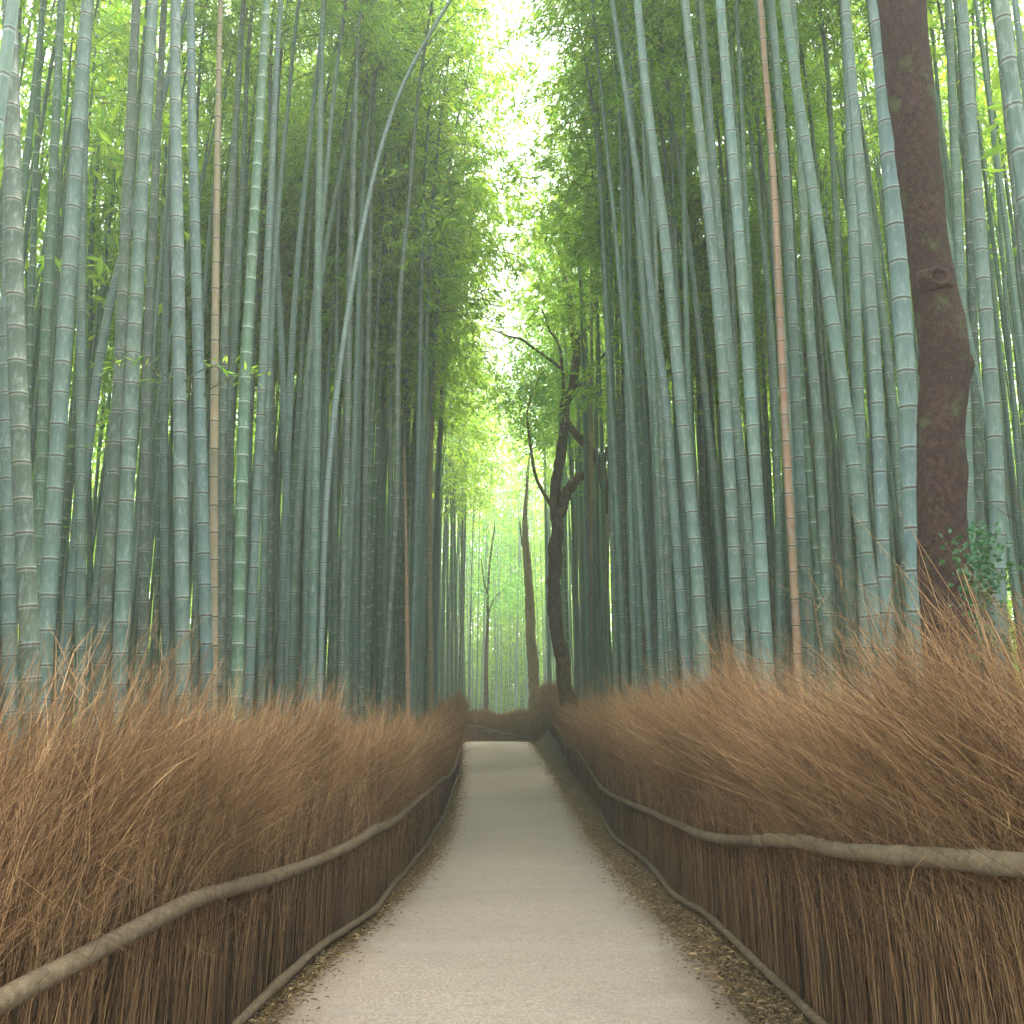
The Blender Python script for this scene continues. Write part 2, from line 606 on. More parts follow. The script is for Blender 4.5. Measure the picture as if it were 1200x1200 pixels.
def crown_arrays(axis, s0, seed, nleaf, leafL, reach=1.9, branch=True):
    """leafy branches along a polyline axis from fraction s0 to the tip"""
    r2 = np.random.default_rng(seed)
    acc = Acc()
    d = np.concatenate([[0], np.cumsum(np.linalg.norm(np.diff(axis, axis=0), axis=1))])
    Lt = d[-1]
    ss = np.arange(s0 * Lt, Lt * .995, .27)
    az = r2.uniform(0, 6.28)
    roots, dirs, lens, cur = [], [], [], []
    for s in ss:
        f = (s - s0 * Lt) / (Lt - s0 * Lt)
        p = np.array([np.interp(s, d, axis[:, a]) for a in range(3)])
        az += math.pi + r2.normal(0, .7)
        for q in range(2):
            ln = reach * (.42 + 1.0 * math.sin(math.pi * min(1, (f * .8 + .18))) ** .8) * r2.uniform(.55, 1.15) * (1 - .35 * f)
            if r2.random() < .12:
                continue
            a2 = az + (q - .5) * .9 + r2.normal(0, .3)
            e = r2.normal(.62, .2)
            roots.append(p)
            dirs.append([math.cos(a2) * math.cos(e), math.sin(a2) * math.cos(e), math.sin(e)])
            lens.append(ln)
            cur.append(r2.uniform(.35, .85))
    roots, dirs, lens, cur = map(np.array, (roots, dirs, lens, cur))
    nb = len(roots)

    def at(bi, t):
        tt = t[..., None]
        p = roots[bi] + dirs[bi] * (lens[bi] * t)[..., None]
        p = p.copy()
        p[..., 2] -= cur[bi] * lens[bi] * t ** 2.1 * .85
        return p

    if branch:
        tb = np.linspace(0, 1, 5)
        for bi in range(nb):
            P = at(np.full(5, bi), tb)
            v, q, c_ = tube_arrays(P, np.array([.011, .009, .007, .005, .003]), 3, False)
            acc.add(v, q, c_, 1)
    bi = r2.choice(nb, nleaf, p=lens / lens.sum())
    t = r2.uniform(.12, 1.0, nleaf) ** .75
    c = at(bi, t)
    # sub-sprays: leaves gather in little fans
    nsp = max(1, nleaf // 9)
    spo = r2.normal(0, 1, (nsp, 3)) * np.array([.20, .20, .13])
    sid = r2.integers(0, nsp, nleaf)
    sb = r2.choice(nb, nsp, p=lens / lens.sum())
    st = r2.uniform(.10, 1.0, nsp) ** .75
    c = at(sb, st)[sid] + spo[sid] + r2.normal(0, .055, (nleaf, 3))
    spd = dirs[sb][sid] * np.array([1, 1, 0]) + r2.normal(0, .55, (nleaf, 3)) + np.array([0, 0, -.45])
    spd /= np.linalg.norm(spd, axis=1)[:, None]
    L = leafL * r2.uniform(.6, 1.25, nleaf)
    W = L * r2.uniform(.075, .13, nleaf)
    n_ = r2.normal(0, 1, (nleaf, 3)) * np.array([.8, .8, 1.2])
    w = np.cross(spd, n_)
    w /= np.linalg.norm(w, axis=1)[:, None] + 1e-9
    nn = np.cross(w, spd)
    mid = c + spd * (L * .45)[:, None]
    tip = c + spd * L[:, None] - np.array([0, 0, 1]) * (L * .16)[:, None]
    fold = nn * (W * .35)[:, None]
    V = np.stack([c, mid + w * W[:, None] + fold, tip, mid - w * W[:, None] + fold], 1).reshape(-1, 3)
    b = np.arange(nleaf)[:, None] * 4
    Fq = np.concatenate([b, b + 1, b + 2, b, b + 2, b + 3], 1).reshape(-1)
    acc.add(V, Fq, np.full(2 * nleaf, 3), 0)
    return acc


CT = {  # base colour of the culm skin, pale-ring share
    'b': ((.084, .136, .134), .10), 'g': ((.066, .118, .098), .25), 'd': ((.055, .080, .064), .30),
    'p': ((.052, .112, .076), .9), 't': ((.31, .215, .135), .05), 'r': ((.33, .18, .118), .05), 'y': ((.20, .24, .11), .3), 'w': ((.135, .185, .185), .05)}

# culms traced from the photograph: (points px,py), width px, colour
HERO = [
    ([(8, 470), (12, 790)], 16, 'b'), ([(22, 400), (38, 790)], 21, 'd'), ([(56, 400), (44, 720)], 13, 'p'),
    ([(80, 300), (50, 790)], 19, 'b'), ([(92, 290), (93, 790)], 12, 'g'), ([(147, 285), (127, 355), (100, 540), (70, 810)], 12, 'b'),
    ([(148, 300), (142, 437), (120, 780)], 14, 'd'), ([(172, 190), (158, 430), (140, 805)], 17, 'g'), ([(184, 165), (173, 420), (167, 800)], 12, 'd'),
    ([(187, 300), (182, 790)], 7, 'p'), ([(197, 190), (191, 460), (194, 800)], 10, 'b'), ([(207, 130), (211, 427), (215, 800)], 16, 'b'),
    ([(228, 125), (235, 427), (244, 815)], 14, 'b'), ([(257, 105), (252, 457), (250, 800)], 10, 't'), ([(277, 93), (263, 360), (258, 800)], 11, 'd'),
    ([(305, 83), (290, 360), (285, 450), (277, 810)], 14, 'p'), ([(322, 73), (300, 360), (294, 490), (286, 800)], 6.5, 'b'),
    ([(292, 93), (278, 390), (266, 525), (255, 800)], 10, 'g'), ([(322, 160), (308, 455), (294, 760)], 11, 'b'),
    ([(316, 160), (322, 260), (334, 525), (337, 810)], 9.5, 'b'), ([(340, 67), (325, 233), (312, 500), (306, 800)], 9, 'g'),
    ([(375, 50), (360, 183), (343, 383), (328, 800)], 9, 'b'), ([(374, 300), (371, 520), (365, 805)], 11, 'g'), ([(368, 380), (362, 437), (348, 640), (342, 800)], 9, 'g'),
    ([(428, 43), (412, 133), (383, 283), (368, 410), (356, 800)], 8.5, 'b'),
    ([(512, 20), (487, 57), (460, 120), (440, 187), (423, 267), (402, 393), (383, 560), (376, 735), (374, 815)], 7.6, 'w'),
    ([(378, 100), (373, 300), (390, 800)], 7, 'g'), ([(415, 200), (410, 367), (400, 800)], 9, 'd'), ([(453, 167), (443, 383), (434, 560), (430, 810)], 7, 'p'),
    ([(434, 290), (424, 800)], 8, 'd'), ([(480, 217), (467, 367), (464, 595), (450, 820)], 8, 'd'), ([(498, 233), (482, 383), (476, 577), (466, 800)], 6, 'd'),
    ([(510, 400), (500, 525), (494, 665), (490, 820)], 6, 'b'), ([(412, 300), (407, 490), (405, 780)], 10, 'g'), ([(448, 350), (446, 500), (444, 820)], 6, 'p'),
    ([(474, 540), (476, 660), (478, 815)], 6.5, 'r'), ([(507, 480), (503, 570), (505, 820)], 6, 't'), ([(520, 400), (513, 600), (510, 810)], 5.5, 'b'),
    ([(533, 480), (522, 620), (518, 810)], 5, 'b'), ([(396, 340), (394, 560), (392, 800)], 7, 'g'), ([(420, 420), (416, 800)], 8, 'b'),
    ([(226, 300), (229, 560), (228, 800)], 8, 'g'), ([(270, 500), (268, 800)], 8, 'g'), ([(319, 500), (317, 800)], 8, 'd'), ([(350, 560), (349, 805)], 6, 'p'),
    ([(107, 330), (104, 560), (110, 800)], 7, 'g'), ([(30, 470), (26, 790)], 9, 'p'), ([(457, 420), (458, 815)], 7, 'g'),
    # right of the path
    ([(695, 20), (717, 233), (736, 437), (748, 577), (764, 800)], 8, 'b'), ([(718, 20), (743, 190), (767, 383), (780, 480), (794, 665), (804, 790)], 11.5, 'b'),
    ([(742, 160), (752, 333), (766, 500), (773, 640), (776, 800)], 9.5, 'b'), ([(750, 20), (763, 150), (777, 250), (797, 455), (804, 528), (815, 637), (826, 790)], 15, 'b'),
    ([(775, 37), (795, 173), (813, 317), (825, 437), (843, 630), (852, 790)], 9.5, 'g'), ([(801, 43), (802, 267), (808, 500), (816, 800)], 8, 'g'),
    ([(803, 30), (817, 150), (828, 250), (842, 380), (855, 577), (868, 800)], 14.5, 'b'), ([(846, 60), (863, 260), (873, 393), (885, 560), (899, 790)], 14.5, 'b'),
    ([(836, 180), (858, 445), (871, 560), (890, 790)], 12, 'b'), ([(872, 77), (883, 160), (903, 350), (911, 500), (915, 800)], 8.5, 'g'),
    ([(899, 90), (908, 210), (918, 440), (926, 595), (932, 700), (936, 800)], 9.5, 'r'), ([(909, 95), (920, 227), (930, 440), (939, 612), (947, 800)], 13.5, 'b'),
    ([(935, 170), (947, 393), (958, 507), (972, 790)], 12.5, 'g'), ([(934, 110), (947, 193), (960, 277), (973, 360), (986, 450), (1010, 616), (1032, 770)], 16.5, 'b'),
    ([(977, 150), (985, 327), (997, 800)], 10, 'g'), ([(1000, 190), (1007, 453), (1017, 800)], 14, 'b'), ([(1008, 190), (1020, 277), (1037, 393), (1057, 610), (1070, 790)], 11.5, 'g'),
    ([(1004, 210), (1014, 320), (1024, 437), (1035, 682), (1042, 780)], 15, 'b'), ([(1043, 215), (1050, 293), (1062, 453), (1068, 595), (1078, 800)], 22, 'b'),
    ([(1132, 420), (1142, 780)], 13, 'g'), ([(1146, 440), (1154, 780)], 12, 'd'), ([(1160, 430), (1168, 542), (1171, 760)], 17, 'b'),
    ([(697, 160), (700, 370), (706, 560), (709, 800)], 5.5, 'g'), ([(705, 215), (710, 340), (717, 595), (722, 800)], 7.5, 'g'), ([(712, 390), (721, 558), (733, 800)], 8.5, 'g'),
    ([(719, 480), (721, 640), (724, 800)], 7, 'p'), ([(738, 560), (744, 790)], 7.5, 'g'), ([(712, 640), (709, 800)], 4.5, 't'), ([(692, 690), (691, 810)], 5, 't'),
    ([(681, 360), (686, 520), (690, 800)], 5.5, 'b'), ([(664, 430), (672, 620), (676, 810)], 5, 'b'), ([(640, 620), (644, 810)], 4.5, 'b'),
    ([(948, 470), (968, 640), (983, 800)], 6, 't'), ([(757, 240), (764, 520), (768, 800)], 6, 'd'), ([(788, 300), (812, 560), (840, 790)], 8, 'd'),
    ([(967, 300), (990, 560), (1004, 800)], 8, 'g'), ([(905, 430), (922, 800)], 8, 'd'), ([(858, 330), (876, 800)], 8, 'd')]

bam = []        # every culm: dict(kind, axis (world), R, seed ...)
for hi, (pts, w, ct) in enumerate(HERO):
    D = (.138 if w > 15 else .125 if w > 9 else .112) * (1 + .06 * math.sin(hi * 2.7))
    D = {13: .098, 25: .088, 58: .09, 35: .10}.get(hi, D)
    d = F * D / w
    pb = pts[-1]
    lim = None
    for _ in range(40):                       # keep it behind its fence
        x = (pb[0] - 600) / F * d
        if (pb[0] < 600 and x < xL(d) - .62) or (pb[0] > 600 and x > xR(d) + .62):
            break
        d *= 1.03
    D = w * d / F
    P = np.array([unproj(px, py, d) for px, py in pts])
    P = P[np.argsort(P[:, 2])]
    Pr = resample(P[:, [0, 1, 2]], 60)
    sb = (P[-1, 0] - P[-2, 0]) / (P[-1, 2] - P[-2, 2])
    sa = (P[1, 0] - P[0, 0]) / (P[1, 2] - P[0, 2])
    zt = P[:, 2].max()
    z0 = float(g(P[np.argmin(P[:, 2]), 0], d)) - .1
    HT = 16.8 + 2.4 * ((hi * .618) % 1)
    HT = max(HT, zt + 1.5)
    if hi == 35:                              # a dead culm broken off short
        HT = zt + .4
    z = np.linspace(z0, HT, 70)
    x = np.interp(z, Pr[:, 2], Pr[:, 0]) + sb * np.maximum(0, z - zt) * .8 + sa * np.minimum(0, z - P[0, 2])
    x = np.convolve(np.pad(x, 2, 'reflect', reflect_type='odd'), np.ones(5) / 5, 'valid')
    y = np.full_like(z, d) + .012 * z * math.sin(hi * 5.1)
    tow = -1 if pb[0] > 600 else 1
    zn = max(.6 * HT, zt)
    nod = np.clip((z - zn) / max(1.5, HT - zn), 0, 1) ** 2 * (0 if hi == 35 else 1)
    x = x + tow * nod * .9
    y = y - nod * .5 * math.sin(hi * 1.9)
    bam.append(dict(hero=hi, axis=np.stack([x, y, z], -1), R=D / 2, ct=ct, d=d, seed=hi + 100))

# generic culm shapes shared by the rest of the grove
NV = 12
VAR = []
for v in range(NV):
    r2 = np.random.default_rng(500 + v)
    HT = r2.uniform(16.5, 19.0)
    z = np.linspace(-.1, HT, 60)
    f = z / HT
    nod = np.clip((f - .5) / .5, 0, 1) ** 2.2 * r2.uniform(.5, 1.35)
    lean = r2.uniform(-.012, .035)
    wob = r2.uniform(-.10, .10)
    x = lean * z + nod + wob * np.sin(f * 4)
    y = r2.uniform(-.012, .012) * z + r2.uniform(-.08, .08) * np.sin(f * 5)
    ax = np.stack([x - x[0], y - y[0], z], -1)
    V, Q, C_, uv = culm_arrays(ax, .054, r2.uniform(.30, .38), rs=v)
    cm = mesh_np('bamboo_culm', V, Q, C_, (M_CULM,), True, uv)
    acc = crown_arrays(ax, r2.uniform(.64, .74), 900 + v, 2500, .16)
    acc2 = crown_arrays(ax, r2.uniform(.47, .56), 950 + v, 4400, .17, 2.2)
    VAR.append(dict(axis=ax, culm=cm, crown=acc.mesh('bamboo_foliage', (M_LEAF, M_TWIGB)), crown2=acc2.mesh('bamboo_foliage', (M_LEAF, M_TWIGB)), seed=v))
HCR = []
HCR2 = []
for v in range(6):
    ax = np.stack([.35 * np.linspace(0, 1, 30) ** 2, np.zeros(30), np.linspace(0, 6.4, 30)], -1)
    HCR.append(crown_arrays(ax, .0, 1300 + v, 2300, .16).mesh('bamboo_foliage', (M_LEAF, M_TWIGB)))

for v in range(4):                      # fuller, lower crowns for culms farther down the path
    ax = np.stack([.35 * np.linspace(0, 1, 30) ** 2, np.zeros(30), np.linspace(0, 9.0, 30)], -1)
    HCR2.append(crown_arrays(ax, .0, 1400 + v, 4600, .17, 2.2).mesh('bamboo_foliage', (M_LEAF, M_TWIGB)))

# candidates for the rest of the grove
cr = np.random.default_rng(21)
cand = []
base_xy = [b_['axis'][0, :2] for b_ in bam]
tries = 0
HPX = {}
for hb in bam:                          # picture column of each traced culm as seen past 2.5 m and 5.5 m at its own depth
    pa = proj(hb['axis'])
    HPX[hb['hero']] = [float(np.interp(2.5, hb['axis'][:, 2], pa[:, 0])), float(np.interp(5.5, hb['axis'][:, 2], pa[:, 0]))]
trunk_keep = [(3.0, 6.5, .45), (1.85, 25, .35), (.75, 40, .5), (-1.1, 44, .4)]
while len(cand) < 900 and tries < 40000:
    tries += 1
    dd = 4.6 + 43 * cr.random() ** .85
    s_ = -1 if cr.random() < .5 else 1
    lat = .75 + cr.exponential(3.2)
    if lat > 13:
        continue
    edge = xL(min(dd, 33)) if s_ < 0 else xR(min(dd, 33))
    xx = edge + s_ * lat
    if dd > 36:
        xx = cr.uniform(-12, 12)
        if abs(xx + .1) < 1.95:
            continue
    p = np.array([xx, dd])
    if any((xx - a_) ** 2 + (dd - b2) ** 2 < c2 * c2 for a_, b2, c2 in trunk_keep):
        continue
    bx = np.array(base_xy)
    if ((bx - p) ** 2).sum(1).min() < .36 ** 2:
        continue
    base_xy.append(p)
    v = int(cr.integers(NV))
    rot = (0 if s_ < 0 else math.pi) + cr.normal(0, .8)
    sx = cr.uniform(.72, 1.15)
    sz = cr.uniform(.86, 1.12)
    pv_ = proj(np.array([xx, dd, 3.0]))
    if 2 * F * .054 * sx / dd > 9.0 and 15 < pv_[0] < 1185:
        base_xy.pop()
        continue
    ct = cr.choice(list('bgdpyt'), p=[.36, .33, .18, .09, .03, .01])
    pq = proj(np.array([[xx, dd, 2.5], [xx, dd, 5.5]]))
    hit = False
    for hb in bam:
        if hb['d'] > dd:
            hz_ = hb['axis'][:, 2]
            for zq, pz in ((2.5, pq[0]), (5.5, pq[1])):
                hp = HPX[hb['hero']][0 if zq < 3 else 1]
                if abs(hp - pz[0]) < F * (hb['R'] / hb['d'] + .8 * .054 * sx / dd) + 1 and 0 < pz[0] < 1200:
                    hit = True
        if hit:
            break
    if hit:
        base_xy.pop()
        continue
    if ct in 'ty' and dd < 20:
        ct = 'g'
    c_, s2 = math.cos(rot), math.sin(rot)
    ax = VAR[v]['axis'] * np.array([sx, sx, sz])
    W_ = np.stack([ax[:, 0] * c_ - ax[:, 1] * s2 + xx, ax[:, 0] * s2 + ax[:, 1] * c_ + dd, ax[:, 2] + float(g(xx, dd))], -1)
    cand.append(dict(hero=None, v=v, rot=rot, sx=sx, sz=sz, xy=(xx, dd), axis=W_, R=.054 * sx, ct=ct, d=dd))

# coarse visibility of every culm in the picture: keep those that show
cells = np.zeros((400, 400), bool)      # 3 px cells
allb = sorted(bam + cand, key=lambda q: q['d'])
for q in allb:
    zz = q['axis'][:, 2]
    zs = np.arange(1.3, 12.5, .12)
    P = np.stack([np.interp(zs, zz, q['axis'][:, 0]), np.interp(zs, zz, q['axis'][:, 1]), zs], -1)
    pp = proj(P)
    hw = F * q['R'] / pp[:, 2]
    vis = 0
    ok = (pp[:, 1] > 0) & (pp[:, 1] < 830) & (pp[:, 0] > -5) & (pp[:, 0] < 1205)
    for (px, py, _), h_ in zip(pp[ok], hw[ok]):
        a0, a1 = int(max(0, (px - h_) // 3)), int(min(399, (px + h_) // 3))
        if a1 < a0:
            continue
        r_ = cells[int(py // 3), a0:a1 + 1]
        vis += int((~r_).sum())
        r_[:] = True
    q['vis'] = vis
    q['px'] = float(np.interp(2.6, zz, proj(q['axis'])[:, 0]))
    q['wpx'] = 2 * F * q['R'] / q['d']
rest = sorted(cand, key=lambda q: -q['vis'])
NKEEP = 290 - len(bam)
kept = [q for q in rest[:NKEEP] if q['vis'] > 8]
dropped = [q for q in rest if q not in kept]

# ------------------------------------------------------------------ labels for the culms
LAND = [(250, 'tan dead culm'), (280, 'pale ringed green culm'), (376, 'slanting pale culm'), (476, 'rusty dead culm'), (650, 'crooked tree'),
        (800, 'slanting twin culms'), (925, 'reddish dead culm'), (1010, 'thick leaning culm'), (1108, 'big dark trunk')]
COLW = {'b': 'blue grey', 'g': 'mid green', 'd': 'dark olive', 'p': 'fresh green', 't': 'tan dead', 'r': 'reddish dead', 'y': 'yellowish', 'w': 'pale'}
ORD = ['first', 'second', 'third', 'fourth', 'fifth', 'sixth', 'seventh', 'eighth', 'ninth', 'tenth', 'eleventh', 'twelfth']
FIX = {13: 'tan dead culm with dark rings among grey culms behind the left brush fence',
       15: 'fresh green culm with bright pale rings right of the tan dead culm',
       25: 'slanting pale culm crossing the left grove towards the sky gap',
       35: 'rusty brown dead culm at the far end of the left brush fence',
       58: 'reddish dead culm with dark rings behind the right brush fence',
       61: 'thick leaning grey culm crossing in front of an upright one near the dark trunk',
       66: 'thickest grey culm standing close against the big dark trunk',
       5: 'leaning blue grey culm crossing its upright neighbours near the left end of the grove',
       3: 'broad mottled blue grey culm near the left end of the brush fence'}


def wword(w):
    return 'thick' if w > 12.5 else 'medium' if w > 8 else 'slim' if w > 5 else 'thin'


def lean_word(q):
    pp = proj(q['axis'])
    zz = q['axis'][:, 2]
    x1, x2 = np.interp(2.0, zz, pp[:, 0]), np.interp(6.0, zz, pp[:, 0])
    y1, y2 = np.interp(2.0, zz, pp[:, 1]), np.interp(6.0, zz, pp[:, 1])
    s = (x2 - x1) / max(1, y1 - y2)
    return 'upright' if abs(s) < .035 else ('slanting' if abs(s) > .1 else 'slightly leaning')


labels = {}
shown = bam + kept
groups = {}
for q in shown:
    if q['hero'] in FIX and q['hero'] is not None:
        q['label'] = FIX[q['hero']]
        continue
    li = int(np.argmin([abs(q['px'] - a_) for a_, _ in LAND]))
    lx_, ln_ = LAND[li]
    sd = 'left' if q['px'] < lx_ else 'right'
    key = (wword(q['wpx']), q['ct'], li, sd)
    groups.setdefault(key, []).append(q)
for (ww, ct, li, sd), qs in groups.items():
    lx_, ln_ = LAND[li]
    qs.sort(key=lambda q: abs(q['px'] - lx_))
    for kx, q in enumerate(qs):
        od = '' if len(qs) == 1 else ORD[min(kx, 11)] + ' '
        q['label'] = f"{od}{ww} {COLW[ct]} bamboo {sd} of the {ln_}, {lean_word(q)}"

GROUP = 'bamboo culms of the grove'
kk = 0
for q in shown:
    ax = q['axis']
    root = thing('bamboo', q['label'], 'bamboo', (ax[0, 0], ax[0, 1], ax[0, 2]), GROUP)
    base, ring = CT[q['ct']]
    r2 = np.random.default_rng(4000 + kk)
    kk += 1
    tint = r2.uniform(.86, 1.14) * np.array([r2.uniform(.93, 1.07), 1, r2.uniform(.92, 1.08)])
    colr = (*[float(c_) for c_ in np.array(base) * tint], min(1, ring * float(r2.uniform(.4, 1.3))))
    if q['hero'] is not None:
        V, Q, C_, uv = culm_arrays(ax - ax[0], q['R'], (.30 + .05 * r2.random()) * (.9 + 1.0 * q['R']), sides=14 if q['wpx'] > 9 else 10, rs=q['seed'])
        cu = link('culm', mesh_np('bamboo_culm', V, Q, C_, (M_CULM,), True, uv), root)
        if q['ct'] not in 'tr':
            dl = np.concatenate([[0], np.cumsum(np.linalg.norm(np.diff(ax, axis=0), axis=1))])
            full = q['d'] > 17 and not (q['d'] < 26 and 0 < ax[0, 0] < 2.6)
            ln_ = 9.4 if full else 6.0
            kf = int(np.searchsorted(dl, dl[-1] - ln_))
            a0, a1 = ax[kf] - ax[0], ax[-1] - ax[0]
            fo = link('foliage', HCR2[kk % 4] if full else HCR[kk % 6], root)
            fo.location = a0
            dv = Vector((a1 - a0).tolist())
            fo.rotation_mode = 'QUATERNION'
            from mathutils import Quaternion
            fo.rotation_quaternion = dv.to_track_quat('Z', 'Y') @ Quaternion((0, 0, 1), float(r2.uniform(0, 6.28)))
            s_ = dv.length / (9.0 if full else 6.4)
            fo.scale = (s_ * float(r2.uniform(.95, 1.2)),) * 2 + (s_,)
    else:
        root.rotation_euler = (0, 0, q['rot'])
        root.location = (q['xy'][0], q['xy'][1], float(g(*q['xy'])))
        cu = link('culm', VAR[q['v']]['culm'], root)
        cu.scale = (q['sx'], q['sx'], q['sz'])
        if q['ct'] != 't':
            fo = link('foliage', VAR[q['v']]['crown2' if q['d'] > 19 and not (q['d'] < 26 and 0 < q['xy'][0] < 3.4) else 'crown'], root)
            fo.scale = (q['sx'], q['sx'], q['sz'])
            fo.color = (1, 1, 1, 1)
    cu.color = colr
    q['root'] = root

# a few leafy side twigs low on culms near the left end
for hi, hz, azs in ((11, 4.6, (0.2, 2.6)), (12, 4.9, (-.3, 2.9)), (13, 5.2, (.1,)), (5, 3.6, (2.4,)), (25, 9.0, (.5, .2)), (25, 7.4, (.3,)), (25, 10.5, (2.7, .4)), (8, 4.5, (2.9,)), (16, 5.6, (3.3,))):
    q = bam[hi]
    zz = q['axis'][:, 2]
    p0 = np.array([np.interp(hz, zz, q['axis'][:, a]) for a in range(3)]) - q['axis'][0]
    acc = Acc()
    r2 = np.random.default_rng(hi * 7 + int(hz * 10))
    for az_ in azs:
        t = np.linspace(0, 1, 8)
        ln = r2.uniform(.55, 1.0)
        dv = np.array([math.cos(az_), -abs(math.sin(az_)) - .2, .55])
        dv /= np.linalg.norm(dv)
        P = p0 + dv * (ln * t)[:, None]
        P[:, 2] -= .35 * ln * t ** 2.2
        acc.add(*tube_arrays(P, np.linspace(.008, .002, 8), 4, False), 1)
        nl = 16 if hi != 25 else 9
        bi = r2.integers(3, 8, nl)
        c = P[bi] + r2.normal(0, .05, (nl, 3))
        dd_ = dv * .6 + r2.normal(0, .6, (nl, 3)) + np.array([0, 0, -.3])
        dd_ /= np.linalg.norm(dd_, axis=1)[:, None]
        L = r2.uniform(.08, .14, nl)
        w = np.cross(dd_, r2.normal(0, 1, (nl, 3)))
        w /= np.linalg.norm(w, axis=1)[:, None]
        W = (L * .1)[:, None]
        m_ = c + dd_ * (L * .45)[:, None]
        V = np.stack([c, m_ + w * W, c + dd_ * L[:, None], m_ - w * W], 1).reshape(-1, 3)
        b = np.arange(nl)[:, None] * 4
        acc.add(V, np.concatenate([b, b + 1, b + 2, b, b + 2, b + 3], 1).reshape(-1), np.full(2 * nl, 3), 0)
    link('twig', acc.mesh('twig', (M_LEAF, M_TWIGB)), q['root'])

# ------------------------------------------------------------------ the far grove, one mass
acc = Acc()
fr_ = np.random.default_rng(77)


def far_culm(x, y, lean=0.0, r=.05, ht=15):
    z = np.linspace(0, 1, 7)
    P = np.stack([x + lean * z * ht + z ** 2 * fr_.normal(0, .5), y + z ** 2 * fr_.normal(0, .5), float(g(x, y)) - .1 + z * ht], -1)
    v_ = np.repeat(z * ht / .34 + fr_.integers(0, 400), 6)
    acc.add(*tube_arrays(P, r * (1 - .75 * z ** 1.5), 6, False), 1, np.stack([0 * v_, v_], -1))
    return P


def leaf_cloud(c, L, wr=(.09, .16), m=0, down=.5):
    n = len(c)
    d = fr_.normal(0, .8, (n, 3)) + np.array([0, 0, -down])
    d /= np.linalg.norm(d, axis=1)[:, None]
    w = np.cross(d, fr_.normal(0, 1, (n, 3)))
    w /= np.linalg.norm(w, axis=1)[:, None]
    Ls = L * fr_.uniform(.6, 1.3, n)
    W = (Ls * fr_.uniform(*wr, n))[:, None]
    m_ = c + d * (Ls * .45)[:, None]
    fold = np.cross(w, d) * W * .35
    V = np.stack([c, m_ + w * W + fold, c + d * Ls[:, None], m_ - w * W + fold], 1).reshape(-1, 3)
    b = np.arange(n)[:, None] * 4
    acc.add(V, np.concatenate([b, b + 1, b + 2, b, b + 2, b + 3], 1).reshape(-1), np.full(2 * n, 3), m)


def plume(P, f0, n, L, spread, spr=14):
    """leaf sprays round a culm above fraction f0"""
    ns = max(2, n // spr)
    f = f0 + (1 - f0) * fr_.random(ns) ** .8
    C = np.stack([np.interp(f, np.linspace(0, 1, len(P)), P[:, a]) for a in range(3)], -1)
    wd = spread * (.3 + np.sin(np.pi * np.clip((f - f0) / (1 - f0 + 1e-6) * .85 + .1, 0, 1)))
    C = C + fr_.normal(0, 1, (ns, 3)) * (wd[:, None] * np.array([.62, .62, .3]))
    c = np.repeat(C, spr, 0) + fr_.normal(0, 1, (ns * spr, 3)) * np.array([.3, .3, .16])
    leaf_cloud(c, L)


for q in dropped:                       # culms of the grove too hidden to count
    x, y = q['xy']
    P = q['axis'][::9]
    z = np.linspace(0, 1, len(P))
    v_ = np.repeat(z * 17 / .34 + fr_.integers(0, 400), 6)
    acc.add(*tube_arrays(P, q['R'] * (1 - .8 * z ** 1.3), 6, False), 1, np.stack([0 * v_, v_], -1))
    plume(P, .66, 230, .24, 1.5)
for _ in range(760):                    # deep sides of the grove
    s_ = -1 if fr_.random() < .5 else 1
    x, y = s_ * fr_.uniform(7, 24), fr_.uniform(3, 62)
    if (x > 0 and x < 9 and y < 9):
        continue
    P = far_culm(x, y, fr_.normal(0, .025), fr_.uniform(.04, .06), fr_.uniform(13, 17))
    plume(P, .38 if abs(x) > 13 else .6, 300, .34, 1.7)
for _ in range(330):                    # the far end
    x, y = fr_.normal(0, 9), fr_.uniform(46, 84)
    if abs(x + .02 * (y - 40)) < 1.1 and y < 52:
        continue
    P = far_culm(x, y, fr_.normal(0, .02), fr_.uniform(.03, .05), fr_.uniform(14, 18.5))
    if y < 58 and abs(x) < 7:
        continue
    plume(P, .16, 480, .34, 1.8)
for _ in range(40):                     # tall ones closing the view over the bend
    x, y = fr_.uniform(-4.2, 4.2), fr_.uniform(60, 72)
    P = far_culm(x, y, fr_.normal(0, .02), fr_.uniform(.03, .05), fr_.uniform(21, 26))
    plume(P, .16, 800, .34, 1.6)
for _ in range(260):                    # the grove goes on behind the camera too
    s_ = -1 if fr_.random() < .5 else 1
    x, y = s_ * (2.2 + fr_.exponential(4.5)), fr_.uniform(-26, -4.5)
    P = far_culm(x, y, -s_ * fr_.uniform(0, .04), .055, fr_.uniform(13, 16))
    plume(P, .45, 560, .30, 1.7)
for _ in range(150):  # more unseen culms across the path, added to hold back light from behind
    x, y = fr_.normal(0, 8), fr_.uniform(-38, -24)
    P = far_culm(x, y, 0, .055, fr_.uniform(13, 16))
    plume(P, .2, 700, .34, 1.8)
